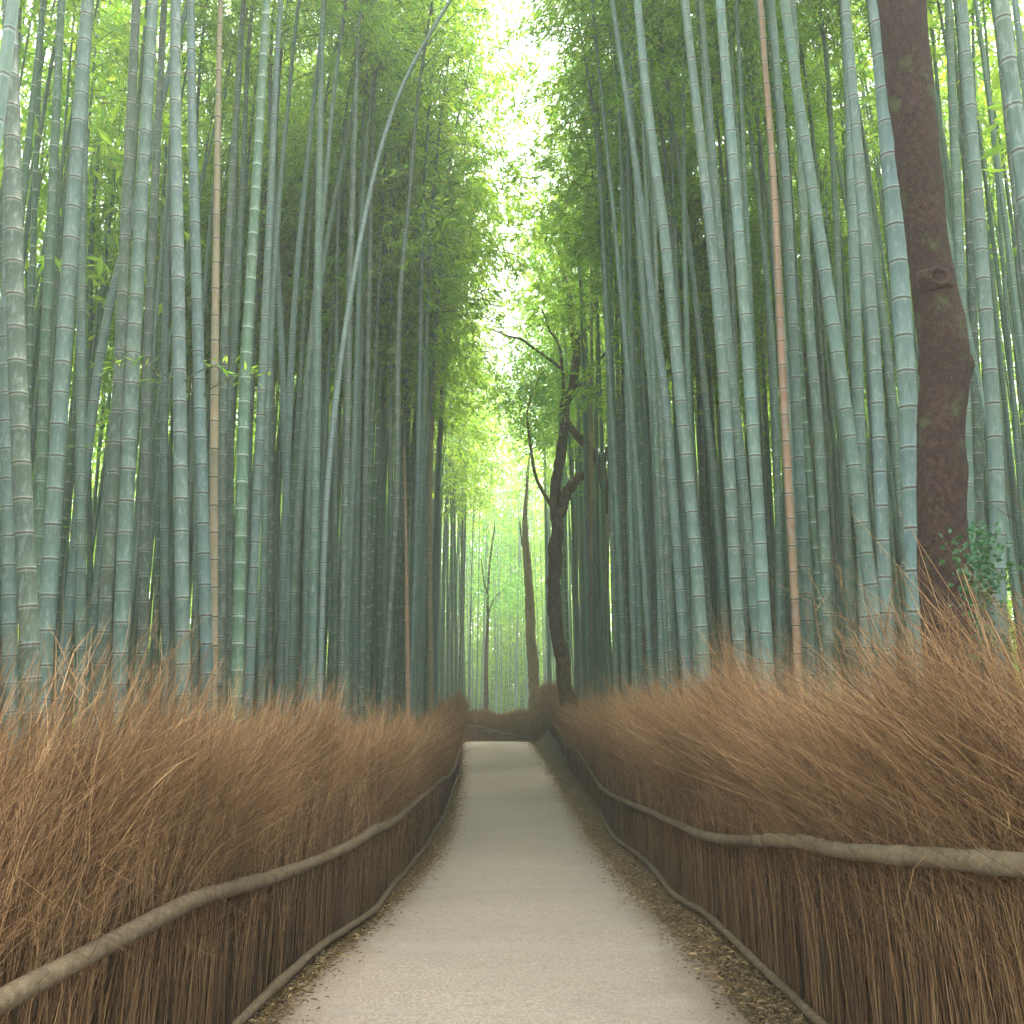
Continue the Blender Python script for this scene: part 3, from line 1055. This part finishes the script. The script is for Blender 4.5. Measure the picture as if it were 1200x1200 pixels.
# outer fringe closing the grove
nfr = 110000
aa = fr_.random(nfr)
fx = np.where(aa < .36, -fr_.uniform(22, 30, nfr), np.where(aa < .72, fr_.uniform(22, 30, nfr), fr_.uniform(-30, 30, nfr)))
fy = np.where(aa < .72, fr_.uniform(0, 95, nfr), fr_.uniform(84, 97, nfr))
fz = 14.5 * fr_.random(nfr) ** 1.0
leaf_cloud(np.stack([fx, fy, fz], -1), .6, (.10, .2))
nb_ = 40000                             # unseen leaf screen behind the camera, added to cut frontal light
leaf_cloud(np.stack([fr_.uniform(-22, 22, nb_), fr_.uniform(-40, -30, nb_), 15 * fr_.random(nb_)], -1), .6, (.10, .2))
for _ in range(520):                    # tight ranks behind the first rows
    s_ = -1 if fr_.random() < .5 else 1
    x, y = s_ * fr_.uniform(6.0, 14), fr_.uniform(3 if s_ < 0 else 9, 34)
    far_culm(x, y, fr_.normal(0, .03), fr_.uniform(.04, .06), fr_.uniform(14, 17))
nlo = 90000                             # undergrowth along the outer rim
aa = fr_.random(nlo)
fx = np.where(aa < .3, -fr_.uniform(17, 24, nlo), np.where(aa < .6, fr_.uniform(17, 24, nlo), fr_.uniform(-14, 14, nlo)))
fy = np.where(aa < .6, fr_.uniform(0, 80, nlo), fr_.uniform(64, 82, nlo))
fz = 5.0 * fr_.random(nlo) ** 1.3
leaf_cloud(np.stack([fx, fy, fz], -1), .5, (.10, .2))
th = link('distant_bamboo', acc.mesh('distant_bamboo', (M_FARLEAF, M_CULM), False, True))
th.color = (.105, .175, .150, .25)
th['kind'] = 'stuff'


# ------------------------------------------------------------------ brush fences
def brush(parent, xf, sgn, y0, y1, hf, dens, seed, toward=.30, along=.13):
    """dense dry twigs along a curve x = xf(y); sgn = +1 when the path lies towards +x"""
    r2 = np.random.default_rng(seed)
    ys_ = np.linspace(y0, y1, 400)
    dn = dens(ys_) * (1 + .35 * np.sin(ys_ * 7.3) * np.sin(ys_ * 3.1 + 1) + .25 * np.sin(ys_ * 17.0))
    cdf = np.cumsum(dn)
    N = int(np.trapezoid(dn, ys_)) if hasattr(np, 'trapezoid') else int(np.trapz(dn, ys_))
    Nc = N // 16                                # twigs stand in small bundles
    cid = r2.integers(0, Nc, N)
    yc_ = np.interp(r2.random(Nc), cdf / cdf[-1], ys_)
    cth, cla, chh = r2.normal(1, .30, Nc)[cid], r2.normal(1, .6, Nc)[cid], r2.normal(1, .075, Nc)[cid]
    y = yc_[cid] + r2.normal(0, .030, N)
    u = np.clip((r2.random(Nc) ** 1.25 * .80)[cid] + r2.normal(0, .045, N), 0, .85)
    x = xf(y) - sgn * (u + .01)
    # tufts: neighbours share lean and height
    tn = lambda f, p: np.sin(y * f + p) * .5 + np.sin(y * f * 2.3 + p * 2 + u * 5) * .35 + np.sin(y * f * 5.1 + p * 3 + u * 9) * .25
    Hh = hf(y) * (1 + .085 * tn(2.1, 1.0) + .05 * np.sin(y * 13.7) * np.sin(y * 5.3 + 1)) * r2.uniform(.58, 1.05, N) ** .55
    stray = r2.random(N) < .09
    Hh = np.where(stray, Hh * r2.uniform(1.03, 1.22, N), Hh)
    Hh = Hh * chh
    lt = cth * (.02 + (toward + .16 * tn(1.7, .4)) * np.clip(u / .40, .0, 1.0)) * r2.uniform(.6, 1.2, N) * Hh
    la = cla * (along + .14 * tn(1.3, 2.2)) * r2.uniform(.2, 1.5, N) * Hh
    out = r2.normal(0, .035, N) - sgn * .02
    tau = np.array([0, .3, .55, .78, 1.0])
    K = len(tau)
    bz = g(x, y) - .03
    bend = tau ** 3.0 * .8 + .2 * tau ** 1.6
    ex = r2.normal(0, .035, (N, K)) * tau
    ey = r2.normal(0, .035, (N, K)) * tau
    CX = x[:, None] + sgn * lt[:, None] * bend + out[:, None] * tau + ex
    CY = y[:, None] + la[:, None] * bend + ey
    drop = .15 * (lt + la)[:, None] * bend
    CZ = bz[:, None] + Hh[:, None] * tau - drop
    wide = 1 + .035 * np.maximum(0, y - 6)      # far twigs stand in for small bundles
    r0 = r2.uniform(.0013, .0030, N) * np.where(r2.random(N) < .05, 1.7, 1.0) * wide
    RR = r0[:, None] * np.array([1.15, 1.0, .85, .62, .32])
    ph = r2.uniform(0, 6.28, N)
    A = []
    for s_ in range(3):
        a_ = ph + s_ * 2.0944
        A.append(np.stack([CX + RR * np.cos(a_)[:, None], CY + RR * np.sin(a_)[:, None], CZ], -1))
    V = np.stack(A, 2)                          # N,K,3,3
    base = (np.arange(N) * K * 3)[:, None, None]
    i = np.arange(K - 1)[None, :, None] * 3
    s_ = np.arange(3)[None, None, :]
    s2 = (s_ + 1) % 3
    Q = np.stack([base + i + s_, base + i + s2, base + i + 3 + s2, base + i + 3 + s_], -1).reshape(-1)
    ac = Acc()
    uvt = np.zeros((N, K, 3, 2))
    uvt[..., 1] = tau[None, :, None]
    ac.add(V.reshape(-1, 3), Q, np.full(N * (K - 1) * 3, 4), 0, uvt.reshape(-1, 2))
    # branchlets off the upper half
    for rep in range(3):
        n = N
        t0 = r2.uniform(.42, .92, n)
        f = lambda Cc: np.array([0])  # noqa
        idx = np.clip(np.searchsorted(tau, t0) - 1, 0, K - 2)
        fr = (t0 - tau[idx]) / (tau[idx + 1] - tau[idx])
        ar = np.arange(n)
        S = np.stack([Cc[ar, idx] * (1 - fr) + Cc[ar, idx + 1] * fr for Cc in (CX, CY, CZ)], -1)
        D_ = np.stack([CX[ar, idx + 1] - CX[ar, idx], CY[ar, idx + 1] - CY[ar, idx], CZ[ar, idx + 1] - CZ[ar, idx]], -1)
        D_ /= np.linalg.norm(D_, axis=1)[:, None] + 1e-9
        D_ = D_ + r2.normal(0, .46, (n, 3))
        D_ /= np.linalg.norm(D_, axis=1)[:, None]
        Lb = r2.uniform(.12, .36, n) * (1.0 if rep < 2 else 1.3)
        rb = r0 * r2.uniform(.45, .75, n)
        Pm = S + D_ * (Lb * .5)[:, None] + r2.normal(0, .012, (n, 3))
        Pe = S + D_ * Lb[:, None] - np.array([0, 0, 1]) * (Lb * .10)[:, None]
        B3 = []
        for P_, k_ in ((S, 1.0), (Pm, .8), (Pe, .35)):
            for s_ in range(3):
                a_ = s_ * 2.0944
                B3.append(P_ + (rb * k_)[:, None] * np.array([math.cos(a_), math.sin(a_), .35 * math.sin(a_ * 2)]))
        V = np.stack(B3, 1)
        base = (np.arange(n) * 9)[:, None, None]
        i = np.arange(2)[None, :, None] * 3
        s_ = np.arange(3)[None, None, :]
        s2 = (s_ + 1) % 3
        Q = np.stack([base + i + s_, base + i + s2, base + i + 3 + s2, base + i + 3 + s_], -1).reshape(-1)
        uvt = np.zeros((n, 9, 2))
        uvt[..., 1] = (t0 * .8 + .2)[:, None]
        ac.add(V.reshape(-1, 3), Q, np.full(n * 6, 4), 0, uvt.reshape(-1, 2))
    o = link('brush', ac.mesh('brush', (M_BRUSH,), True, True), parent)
    o['kind'] = 'stuff'
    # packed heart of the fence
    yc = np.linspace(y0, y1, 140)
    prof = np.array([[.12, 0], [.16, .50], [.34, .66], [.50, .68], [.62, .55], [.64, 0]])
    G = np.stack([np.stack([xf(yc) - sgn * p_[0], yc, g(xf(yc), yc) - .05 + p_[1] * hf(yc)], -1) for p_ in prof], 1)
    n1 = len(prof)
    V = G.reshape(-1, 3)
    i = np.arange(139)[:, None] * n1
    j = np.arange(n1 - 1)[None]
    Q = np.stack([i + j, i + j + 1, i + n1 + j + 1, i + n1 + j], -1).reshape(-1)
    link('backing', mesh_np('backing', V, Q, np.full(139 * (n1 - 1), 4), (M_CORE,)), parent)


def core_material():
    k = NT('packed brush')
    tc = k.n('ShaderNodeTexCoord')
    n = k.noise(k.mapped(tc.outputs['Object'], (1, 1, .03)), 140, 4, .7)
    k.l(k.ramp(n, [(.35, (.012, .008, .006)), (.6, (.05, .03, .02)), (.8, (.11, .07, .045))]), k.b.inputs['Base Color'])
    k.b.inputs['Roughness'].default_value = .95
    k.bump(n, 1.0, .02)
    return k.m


M_CORE = core_material()
hL = lambda y: np.interp(y, [0, 4, 6, 8, 12, 20, 30, 36], [1.57, 1.55, 1.46, 1.38, 1.42, 1.38, 1.44, 1.40])
hR = lambda y: np.interp(y, [0, 3.5, 5, 8.5, 12, 19, 26, 31, 36], [1.74, 1.72, 1.62, 1.70, 1.77, 1.50, 1.10, 1.15, 1.5])
dens = lambda y: np.interp(y, [1, 2, 4, 8, 14, 22, 36], [700, 1500, 3000, 2200, 1100, 650, 480])


def along_fence(pxs, xf, y_end):
    """depth of each traced rail pixel, from where its ray meets the fence's own curve"""
    yy_ = np.linspace(2.2, y_end, 3000)
    pr_ = 600 + F * xf(yy_) / (yy_ * CP - .6 * SP)
    out = []
    for px, py in pxs:
        k_ = int(np.argmin(np.abs(pr_ - px)))
        out.append(unproj(px, py, yy_[k_]))
    return np.array(out)


def rail(parent, P, r0, r1, mat, seed, sides=9):
    P = resample(P, max(24, len(P) * 9))
    r2 = np.random.default_rng(seed)
    n = len(P)
    wob = np.stack([np.convolve(r2.normal(0, .012, n), np.ones(7) / 7, 'same') for _ in range(3)], -1)
    P = P + wob
    rad = np.linspace(r0, r1, n) * (1 + .10 * np.convolve(r2.normal(0, 1, n), np.ones(5) / 5, 'same'))
    for kn in r2.integers(3, n - 3, max(2, n // 22)):
        rad[kn] *= 1.18
    return link('rail', mesh_np('rail', *tube_arrays(P, rad, sides, True, .05, seed), (mat,), True), parent)


fl_ = thing('brush_fence', 'brown dry brush fence with two branch rails along the left side of the path', 'fence', (0, 0, 0), 'brush fences')
brush(fl_, xL, 1, 1.6, 33.0, hL, dens, 31)
upL = [(225, 1056), (275, 1040), (317, 1029), (367, 1012), (417, 987), (433, 975), (467, 958), (496, 933), (517, 915)]
PU = along_fence(upL, lambda y: xL(y) + .05, 14)
far = np.array([[xL(y) + .05, y, float(g(0, y)) + h_] for y, h_ in ((16, .52), (19, .50), (22, .60), (25.5, .52), (29, .58))])
first = np.array([[xL(2.0) + .05, 1.8, .80], [xL(3.0) + .05, 3.0, .76]])
rail(fl_, np.concatenate([first, PU, far]), .036, .020, M_RAIL, 1)
lowL = [(333, 1121), (367, 1102), (408, 1067), (450, 1035), (471, 1008), (477, 997), (500, 985), (504, 971)]
PL = []
for px, py in lowL:
    yy_ = np.linspace(3, 20, 3000)
    zt_ = np.array([unproj(px, py, y)[2] for y in yy_]) - (g(0, yy_) + .09)
    y = yy_[int(np.argmin(np.abs(zt_)))]
    PL.append(unproj(px, py, y))
PL = np.array(PL)
PL[:, 0] = np.maximum(PL[:, 0], xL(PL[:, 1]) + .03)
far = np.array([[xL(y) + .06, y, float(g(0, y)) + h_] for y, h_ in ((14, .10), (17, .2), (20, .12), (23, .22))])
first = np.array([[xL(2.0) + .06, 1.8, .10], [xL(3.6) + .06, 3.6, .10]])
rail(fl_, np.concatenate([first, PL[PL[:, 1] > 4.4], far[far[:, 1] > PL[-1, 1] + 1]]), .028, .017, M_RAIL, 2)

fr2 = thing('brush_fence', 'taller brown brush fence with two rails along the right side of the path', 'fence', (0, 0, 0), 'brush fences')
brush(fr2, xR, -1, 1.6, 35.0, hR, dens, 32, .36, .10)
upR = [(706, 925), (733, 940), (775, 958), (808, 973), (838, 982), (902, 986)]
PU = along_fence(upR[::-1], lambda y: xR(y) - .05, 15)
far = np.array([[xR(y) - .05, y, float(g(xR(y), y)) + h_] for y, h_ in ((14.2, .72), (16, .60), (19, .68), (22, .52), (25, .58), (28, .50), (31, .56), (34.5, .62))])
rail(fr2, np.concatenate([PU, far[far[:, 1] > PU[-1, 1] + .6]]), .034, .018, M_RAIL, 3)
upR2 = [(1060, 1004), (1012, 1000), (942, 990), (899, 985)]
PU = along_fence(upR2, lambda y: xR(y) - .09, 15)
first = PU[0] + (PU[0] - PU[1]) * 3.0
rail(fr2, np.concatenate([[first], PU]), .036, .034, M_RAILP, 4, 12)
lowR = [(879, 1102), (858, 1087), (825, 1067), (792, 1048), (767, 1019), (746, 1000), (719, 979), (704, 950), (683, 921)]
PL = []
for px, py in lowR:
    yy_ = np.linspace(3, 24, 3000)
    zt_ = np.array([unproj(px, py, y)[2] for y in yy_]) - (g(0, yy_) + .10)
    y = yy_[int(np.argmin(np.abs(zt_)))]
    PL.append(unproj(px, py, y))
PL = np.array(PL)
PL[:, 0] = np.minimum(PL[:, 0], xR(PL[:, 1]) - .03)
order = np.argsort(PL[:, 1])
PL = PL[order]
far = np.array([[xR(y) - .06, y, float(g(xR(y), y)) + h_] for y, h_ in ((20, .10), (24, .20), (28, .12), (31, .2), (34.5, .3))])
first = np.array([[xR(2.0) - .06, 1.8, .1], [xR(4) - .06, 4.0, .10]])
rail(fr2, np.concatenate([first, PL, far[far[:, 1] > PL[-1, 1] + 1]]), .026, .017, M_RAIL, 5)

# the low fence crossing beyond the end of the path
fc = thing('brush_fence', 'low brush fence crossing behind the far end of the path', 'fence', (0, 0, 0), 'brush fences')
r2 = np.random.default_rng(5)
N = 13000
x = r2.uniform(-3.2, 1.4, N)
yb = 36.2 + r2.uniform(0, .75, N) + .25 * x
hh = 1.38 * r2.uniform(.6, 1.08, N) * (1 + .08 * np.sin(x * 4))
b0 = np.stack([x, yb, g(0 * x, yb) - .03], -1)
tp = b0 + np.stack([r2.normal(.0, .16, N), r2.normal(-.15, .1, N), hh], -1)
md = (b0 * .45 + tp * .55)
md[:, 1] += .06
Vs = []
for P_, k_ in ((b0, 1), (md, .8), (tp, .4)):
    for s_ in range(3):
        a_ = s_ * 2.0944
        Vs.append(P_ + .0075 * k_ * np.array([math.cos(a_), math.sin(a_), 0]))
V = np.stack(Vs, 1)
base = (np.arange(N) * 9)[:, None, None]
i = np.arange(2)[None, :, None] * 3
s_ = np.arange(3)[None, None, :]
s2 = (s_ + 1) % 3
Q = np.stack([base + i + s_, base + i + s2, base + i + 3 + s2, base + i + 3 + s_], -1).reshape(-1)
o = link('brush', mesh_np('brush', V.reshape(-1, 3), Q, np.full(N * 6, 4), (M_BRUSHLOW,), True), fc)
o['kind'] = 'stuff'
rail(fc, np.array([unproj(548, 850, 35.3), unproj(575, 856, 35.7), unproj(600, 862, 36.0), unproj(622, 866, 36.2)]), .035, .03, M_RAIL, 6)


# ------------------------------------------------------------------ trees
def limb(name, parent, pts, d, r0, r1, mat, seed, dy=None, sides=12, n=None, rough=.10):
    P = np.array([unproj(px, py, d + (dy[k_] if dy is not None else 0)) for k_, (px, py) in enumerate(pts)])
    n = n or max(14, len(P) * 8)
    P = resample(P, n)
    r2 = np.random.default_rng(seed)
    rad = np.linspace(r0, r1, n) if np.isscalar(r0) else np.interp(np.linspace(0, 1, n), np.linspace(0, 1, len(r0)), r0)
    P = P + np.stack([np.convolve(r2.normal(0, .25, n), np.ones(5) / 5, 'same') for _ in range(3)], -1) * rad[:, None]
    return link(name, mesh_np(name, *tube_arrays(P, rad, sides, True, rough, seed), (mat,), True), parent), P


def foliage_at(parent, centers, n, spread, L, mat, seed, wr=.26, name='foliage'):
    r2 = np.random.default_rng(seed)
    c0 = np.asarray(centers)[r2.integers(0, len(centers), n // 7)]
    c0 = c0 + r2.normal(0, spread, (len(c0), 3)) * np.array([1, 1, .7])
    c = np.repeat(c0, 7, 0) + r2.normal(0, L * 1.3, (len(c0) * 7, 3))
    n = len(c)
    d = r2.normal(0, .8, (n, 3)) + np.array([0, 0, -.25])
    d /= np.linalg.norm(d, axis=1)[:, None]
    w = np.cross(d, r2.normal(0, 1, (n, 3)))
    w /= np.linalg.norm(w, axis=1)[:, None]
    Ls = L * r2.uniform(.6, 1.25, n)
    W = (Ls * wr)[:, None]
    m_ = c + d * (Ls * .45)[:, None]
    fold = np.cross(w, d) * W * .3
    V = np.stack([c, m_ + w * W + fold, c + d * Ls[:, None], m_ - w * W + fold], 1).reshape(-1, 3)
    b = np.arange(n)[:, None] * 4
    return link(name, mesh_np(name, V, np.concatenate([b, b + 1, b + 2, b, b + 2, b + 3], 1).reshape(-1), np.full(2 * n, 3), (mat,)), parent)


D = 25.0
ct_ = thing('crooked_tree', 'dark crooked tree with forked bare limbs rising behind the right brush fence', 'tree', (0, 0, 0))
limb('trunk', ct_, [(671, 848), (667, 822), (660, 783), (651, 733), (649, 690), (651, 650), (652, 617), (650, 590), (654, 558), (659, 517), (660, 487)], D,
     [.235, .205, .185, .178, .175, .185, .18, .145, .14, .14, .125], 0, M_BARK, 41, sides=16, n=70)
limb('branch', ct_, [(660, 492), (664, 470), (671, 454), (675, 412), (671, 383), (667, 350), (660, 318), (655, 290)], D, [.14, .13, .125, .12, .09, .06, .035], 0, M_BARK, 42)
limb('branch', ct_, [(652, 610), (657, 598), (663, 580), (669, 571), (676, 562), (686, 556), (694, 545)], D, [.15, .16, .15, .14, .11, .08, .07], 0, M_BARK, 43, dy=[0, -.05, -.1, -.1, -.05, .1, .3])
limb('branch', ct_, [(660, 488), (664, 495), (683, 517), (704, 546), (708, 575), (711, 602)], D, [.10, .11, .12, .13, .11, .03], 0, M_BARK, 44)
limb('branch', ct_, [(650, 600), (644, 590), (634, 572), (627, 555), (621, 517), (618, 487), (623, 462), (634, 440)], D, [.06, .05, .042, .036, .03, .026, .016], 0, M_BARK_T, 45)
limb('branch', ct_, [(660, 490), (660, 455), (658, 421), (653, 400), (644, 387), (635, 362)], D, [.07, .06, .05, .04, .03, .018], 0, M_BARK, 46)
limb('branch', ct_, [(657, 432), (648, 424), (625, 408), (612, 398), (596, 394), (580, 388), (567, 383)], D, [.045, .045, .04, .035, .03, .02, .012], 0, M_BARK, 47)
limb('branch', ct_, [(667, 468), (675, 458), (686, 440), (695, 430), (712, 412), (732, 398)], D, [.075, .07, .06, .05, .04, .025], 0, M_BARK, 48, dy=[0, .1, .2, .3, .4, .5])
limb('branch', ct_, [(673, 402), (679, 396), (688, 384), (695, 368), (698, 340)], D, [.06, .055, .045, .035, .02], 0, M_BARK, 49)
limb('branch', ct_, [(704, 546), (712, 530), (722, 512), (735, 499), (741, 486)], D, [.09, .085, .075, .07, .05], 0, M_BARK, 50, dy=[0, .15, .3, .45, .6])
cents = [unproj(px, py, D + dz) for px, py, dz in ((618, 450, 0), (605, 470, .4), (630, 435, -.2), (612, 490, .2), (640, 470, .6), (590, 455, .5), (628, 500, .6), (690, 575, .8), (650, 430, .9), (625, 410, .7), (668, 330, .4), (650, 300, .3), (690, 350, .2))]
foliage_at(ct_, cents, 7000, .50, .085, M_TREELEAF, 60)

bt = thing('large_tree', 'big dark reddish tree trunk with two knots behind the right brush fence', 'tree', (0, 0, 0))
D = 6.5
ed = [(900, 1085, 1152, ), (769, 1086, 1143), (727, 1083, 1139), (700, 1081, 1138), (664, 1079, 1138), (622, 1077, 1130), (596, 1077, 1128), (565, 1077, 1131), (507, 1076, 1127), (486, 1078, 1128), (454, 1081, 1132), (428, 1081, 1136), (402, 1081, 1133), (376, 1076, 1128), (344, 1073, 1120), (313, 1068, 1112), (244, 1060, 1104), (150, 1048, 1096), (0, 1030, 1082), (-250, 1005, 1058), (-600, 975, 1020)]
P = np.array([unproj((a_ + b_) / 2, y_, D) for y_, a_, b_ in ed])
rad = np.array([(b_ - a_) / 2 * np.linalg.norm(unproj((a_ + b_) / 2, y_, D) - np.array([0, 0, H])) / math.hypot(F, 500 * 0 + 1) * .94 for y_, a_, b_ in ed])
rad = np.minimum(rad, np.array([(b_ - a_) / 2 / F * D * 1.05 for y_, a_, b_ in ed]) * 1.08)
dl = np.concatenate([[0], np.cumsum(np.linalg.norm(np.diff(P, axis=0), axis=1))])
sN = np.linspace(0, dl[-1], 150)
Pd = np.stack([np.interp(sN, dl, P[:, a]) for a in range(3)], -1)
rd = np.interp(sN, dl, rad)
for a in range(3):
    Pd[:, a] = np.convolve(np.pad(Pd[:, a], 2, 'edge'), np.ones(5) / 5, 'valid')
link('trunk', mesh_np('trunk', *tube_arrays(Pd, rd, 28, True, .035, 71), (M_BARK_R,), True), bt)


def knot(px, py, r, dx, seed):
    """a swollen ring with a hollow in its middle"""
    c = unproj(px, py, D)
    nrm = np.array([dx, -1.0, .15])
    nrm /= np.linalg.norm(nrm)
    c = c + nrm * np.array([1, 1, 1]) * (.15 if dx < 0 else .10)
    a1 = np.cross(nrm, [0, 0, 1.0])
    a1 /= np.linalg.norm(a1)
    a2 = np.cross(a1, nrm)
    rs = np.array([1.6, 1.25, 1.0, .78, .58, .40, .2, .02])
    hs = np.array([-.9, -.35, .05, .22, .18, -.1, -.35, -.4])
    th_ = np.linspace(0, 2 * np.pi, 18, endpoint=False)
    r3 = np.random.default_rng(seed)
    wob_ = 1 + .12 * np.sin(2 * th_ + 1) + .08 * r3.normal(size=18)
    V = np.array([c + r * (rs[i_] * wob_[j_] * (math.cos(th_[j_]) * a1 + 1.15 * math.sin(th_[j_]) * a2) + hs[i_] * nrm) for i_ in range(8) for j_ in range(18)])
    i = np.arange(7)[:, None] * 18
    j = np.arange(18)[None]
    j2 = (j + 1) % 18
    link('knot', mesh_np('knot', V, np.stack([i + j, i + 18 + j, i + 18 + j2, i + j2], -1).reshape(-1), np.full(7 * 18, 4), (M_BARK_R,), True), bt)


knot(1092, 338, .085, -.1, 1)
knot(1117, 428, .085, .45, 2)
# its limbs and leaves high above the frame
top = Pd[-1]
r3 = np.random.default_rng(8)
cl = []
for q_ in range(6):
    a_ = q_ * 1.05 + .3
    E = top + np.array([math.cos(a_) * 1.6, math.sin(a_) * 1.6, 1.4 + .5 * (q_ % 3)])
    Pm = resample(np.array([top - [0, 0, .3], top * .5 + E * .5 + [0, 0, .25], E]), 16)
    link('branch', mesh_np('branch', *tube_arrays(Pm, np.linspace(.085, .02, 16), 8, True, .1, q_), (M_BARK_R,), True), bt)
    cl += [E, E * .7 + top * .3]
foliage_at(bt, cl, 2600, .55, .12, M_TREELEAF, 61)

# slim dark dead stem beside the crooked tree
ds = thing('dead_stem', 'slim dark dead stem standing right of the crooked tree', 'tree', (0, 0, 0))
limb('trunk', ds, [(728, 830), (728, 760), (726, 690), (724, 640), (722, 606)], 19.0, .048, .030, M_BARK, 80)
ds = thing('dead_stem', 'short dark slanting stump just right of the slim dead stem', 'tree', (0, 0, 0))
limb('trunk', ds, [(748, 822), (750, 790), (754, 755), (757, 735)], 17.0, .075, .03, M_BARK, 81)
# pale broken trunk and slender tree at the far end
ts = thing('broken_trunk', 'pale tan broken trunk beyond the far end of the path', 'tree', (0, 0, 0))
limb('trunk', ts, [(628, 850), (625, 790), (622, 730), (618, 662), (615, 630), (616, 597), (618, 560), (621, 530)], 40.0, [.235, .23, .22, .20, .17, .12, .07, .03], 0, M_BARK_T, 82, sides=14)
limb('branch', ts, [(618, 655), (612, 635), (609, 612)], 40.0, .06, .03, M_BARK_T, 83)
fs = thing('slender_tree', 'slender dark tree standing beyond the low fence at the end of the path', 'tree', (0, 0, 0))
limb('trunk', fs, [(570, 846), (570, 790), (571, 740), (572, 690), (575, 650), (580, 615)], 45.0, .12, .035, M_BARK, 84)
limb('branch', fs, [(572, 700), (567, 680), (564, 655)], 45.0, .05, .02, M_BARK, 85)
limb('branch', fs, [(572, 720), (580, 700), (592, 690)], 45.0, .045, .015, M_BARK, 86)
foliage_at(fs, [unproj(px, py, 45 + q_) for px, py, q_ in ((575, 640, 0), (560, 650, .4), (590, 680, .2), (555, 690, -.3), (592, 710, .5), (580, 610, .3), (610, 700, .6))], 3000, .7, .13, M_TREELEAF, 62)
# little green shrub beside the big trunk
sh = thing('shrub', 'small leafy green shrub beside the big dark trunk', 'shrub', (0, 0, 0))
limb('stem', sh, [(1168, 800), (1158, 740), (1150, 690), (1146, 640)], 5.6, .009, .004, M_BARK, 87, sides=6, rough=0)
limb('stem', sh, [(1155, 725), (1143, 700), (1139, 672)], 5.6, .006, .003, M_BARK, 88, sides=6, rough=0)
foliage_at(sh, [unproj(px, py, 5.6) for px, py in ((1146, 640), (1150, 665), (1140, 670), (1148, 690), (1158, 655), (1152, 628))], 420, .05, .045, M_SHRUB, 63, .3)
foliage_at(sh, [unproj(1147, 765, 5.6), unproj(1158, 740, 5.6)], 70, .03, .05, M_SHRUB, 64, .3)

# ------------------------------------------------------------------ haze
HAZE = 0.0028
if HAZE > 0:
    bpy.ops.mesh.primitive_cube_add(size=1, location=(0, 40, 9.5))
    hz = bpy.context.object
    hz.name = 'haze'
    hz.scale = (130, 150, 23)
    hz['kind'] = 'stuff'
    hm = bpy.data.materials.new('haze')
    hm.use_nodes = True
    t_ = hm.node_tree
    t_.nodes.remove(t_.nodes['Principled BSDF'])
    pv = t_.nodes.new('ShaderNodeVolumePrincipled')
    pv.inputs['Color'].default_value = (.9, .95, .93, 1)
    pv.inputs['Density'].default_value = HAZE
    pv.inputs['Anisotropy'].default_value = .3
    t_.links.new(pv.outputs[0], t_.nodes['Material Output'].inputs['Volume'])
    hz.data.materials.append(hm)
print('culms', len(bam), len(kept), len(dropped))
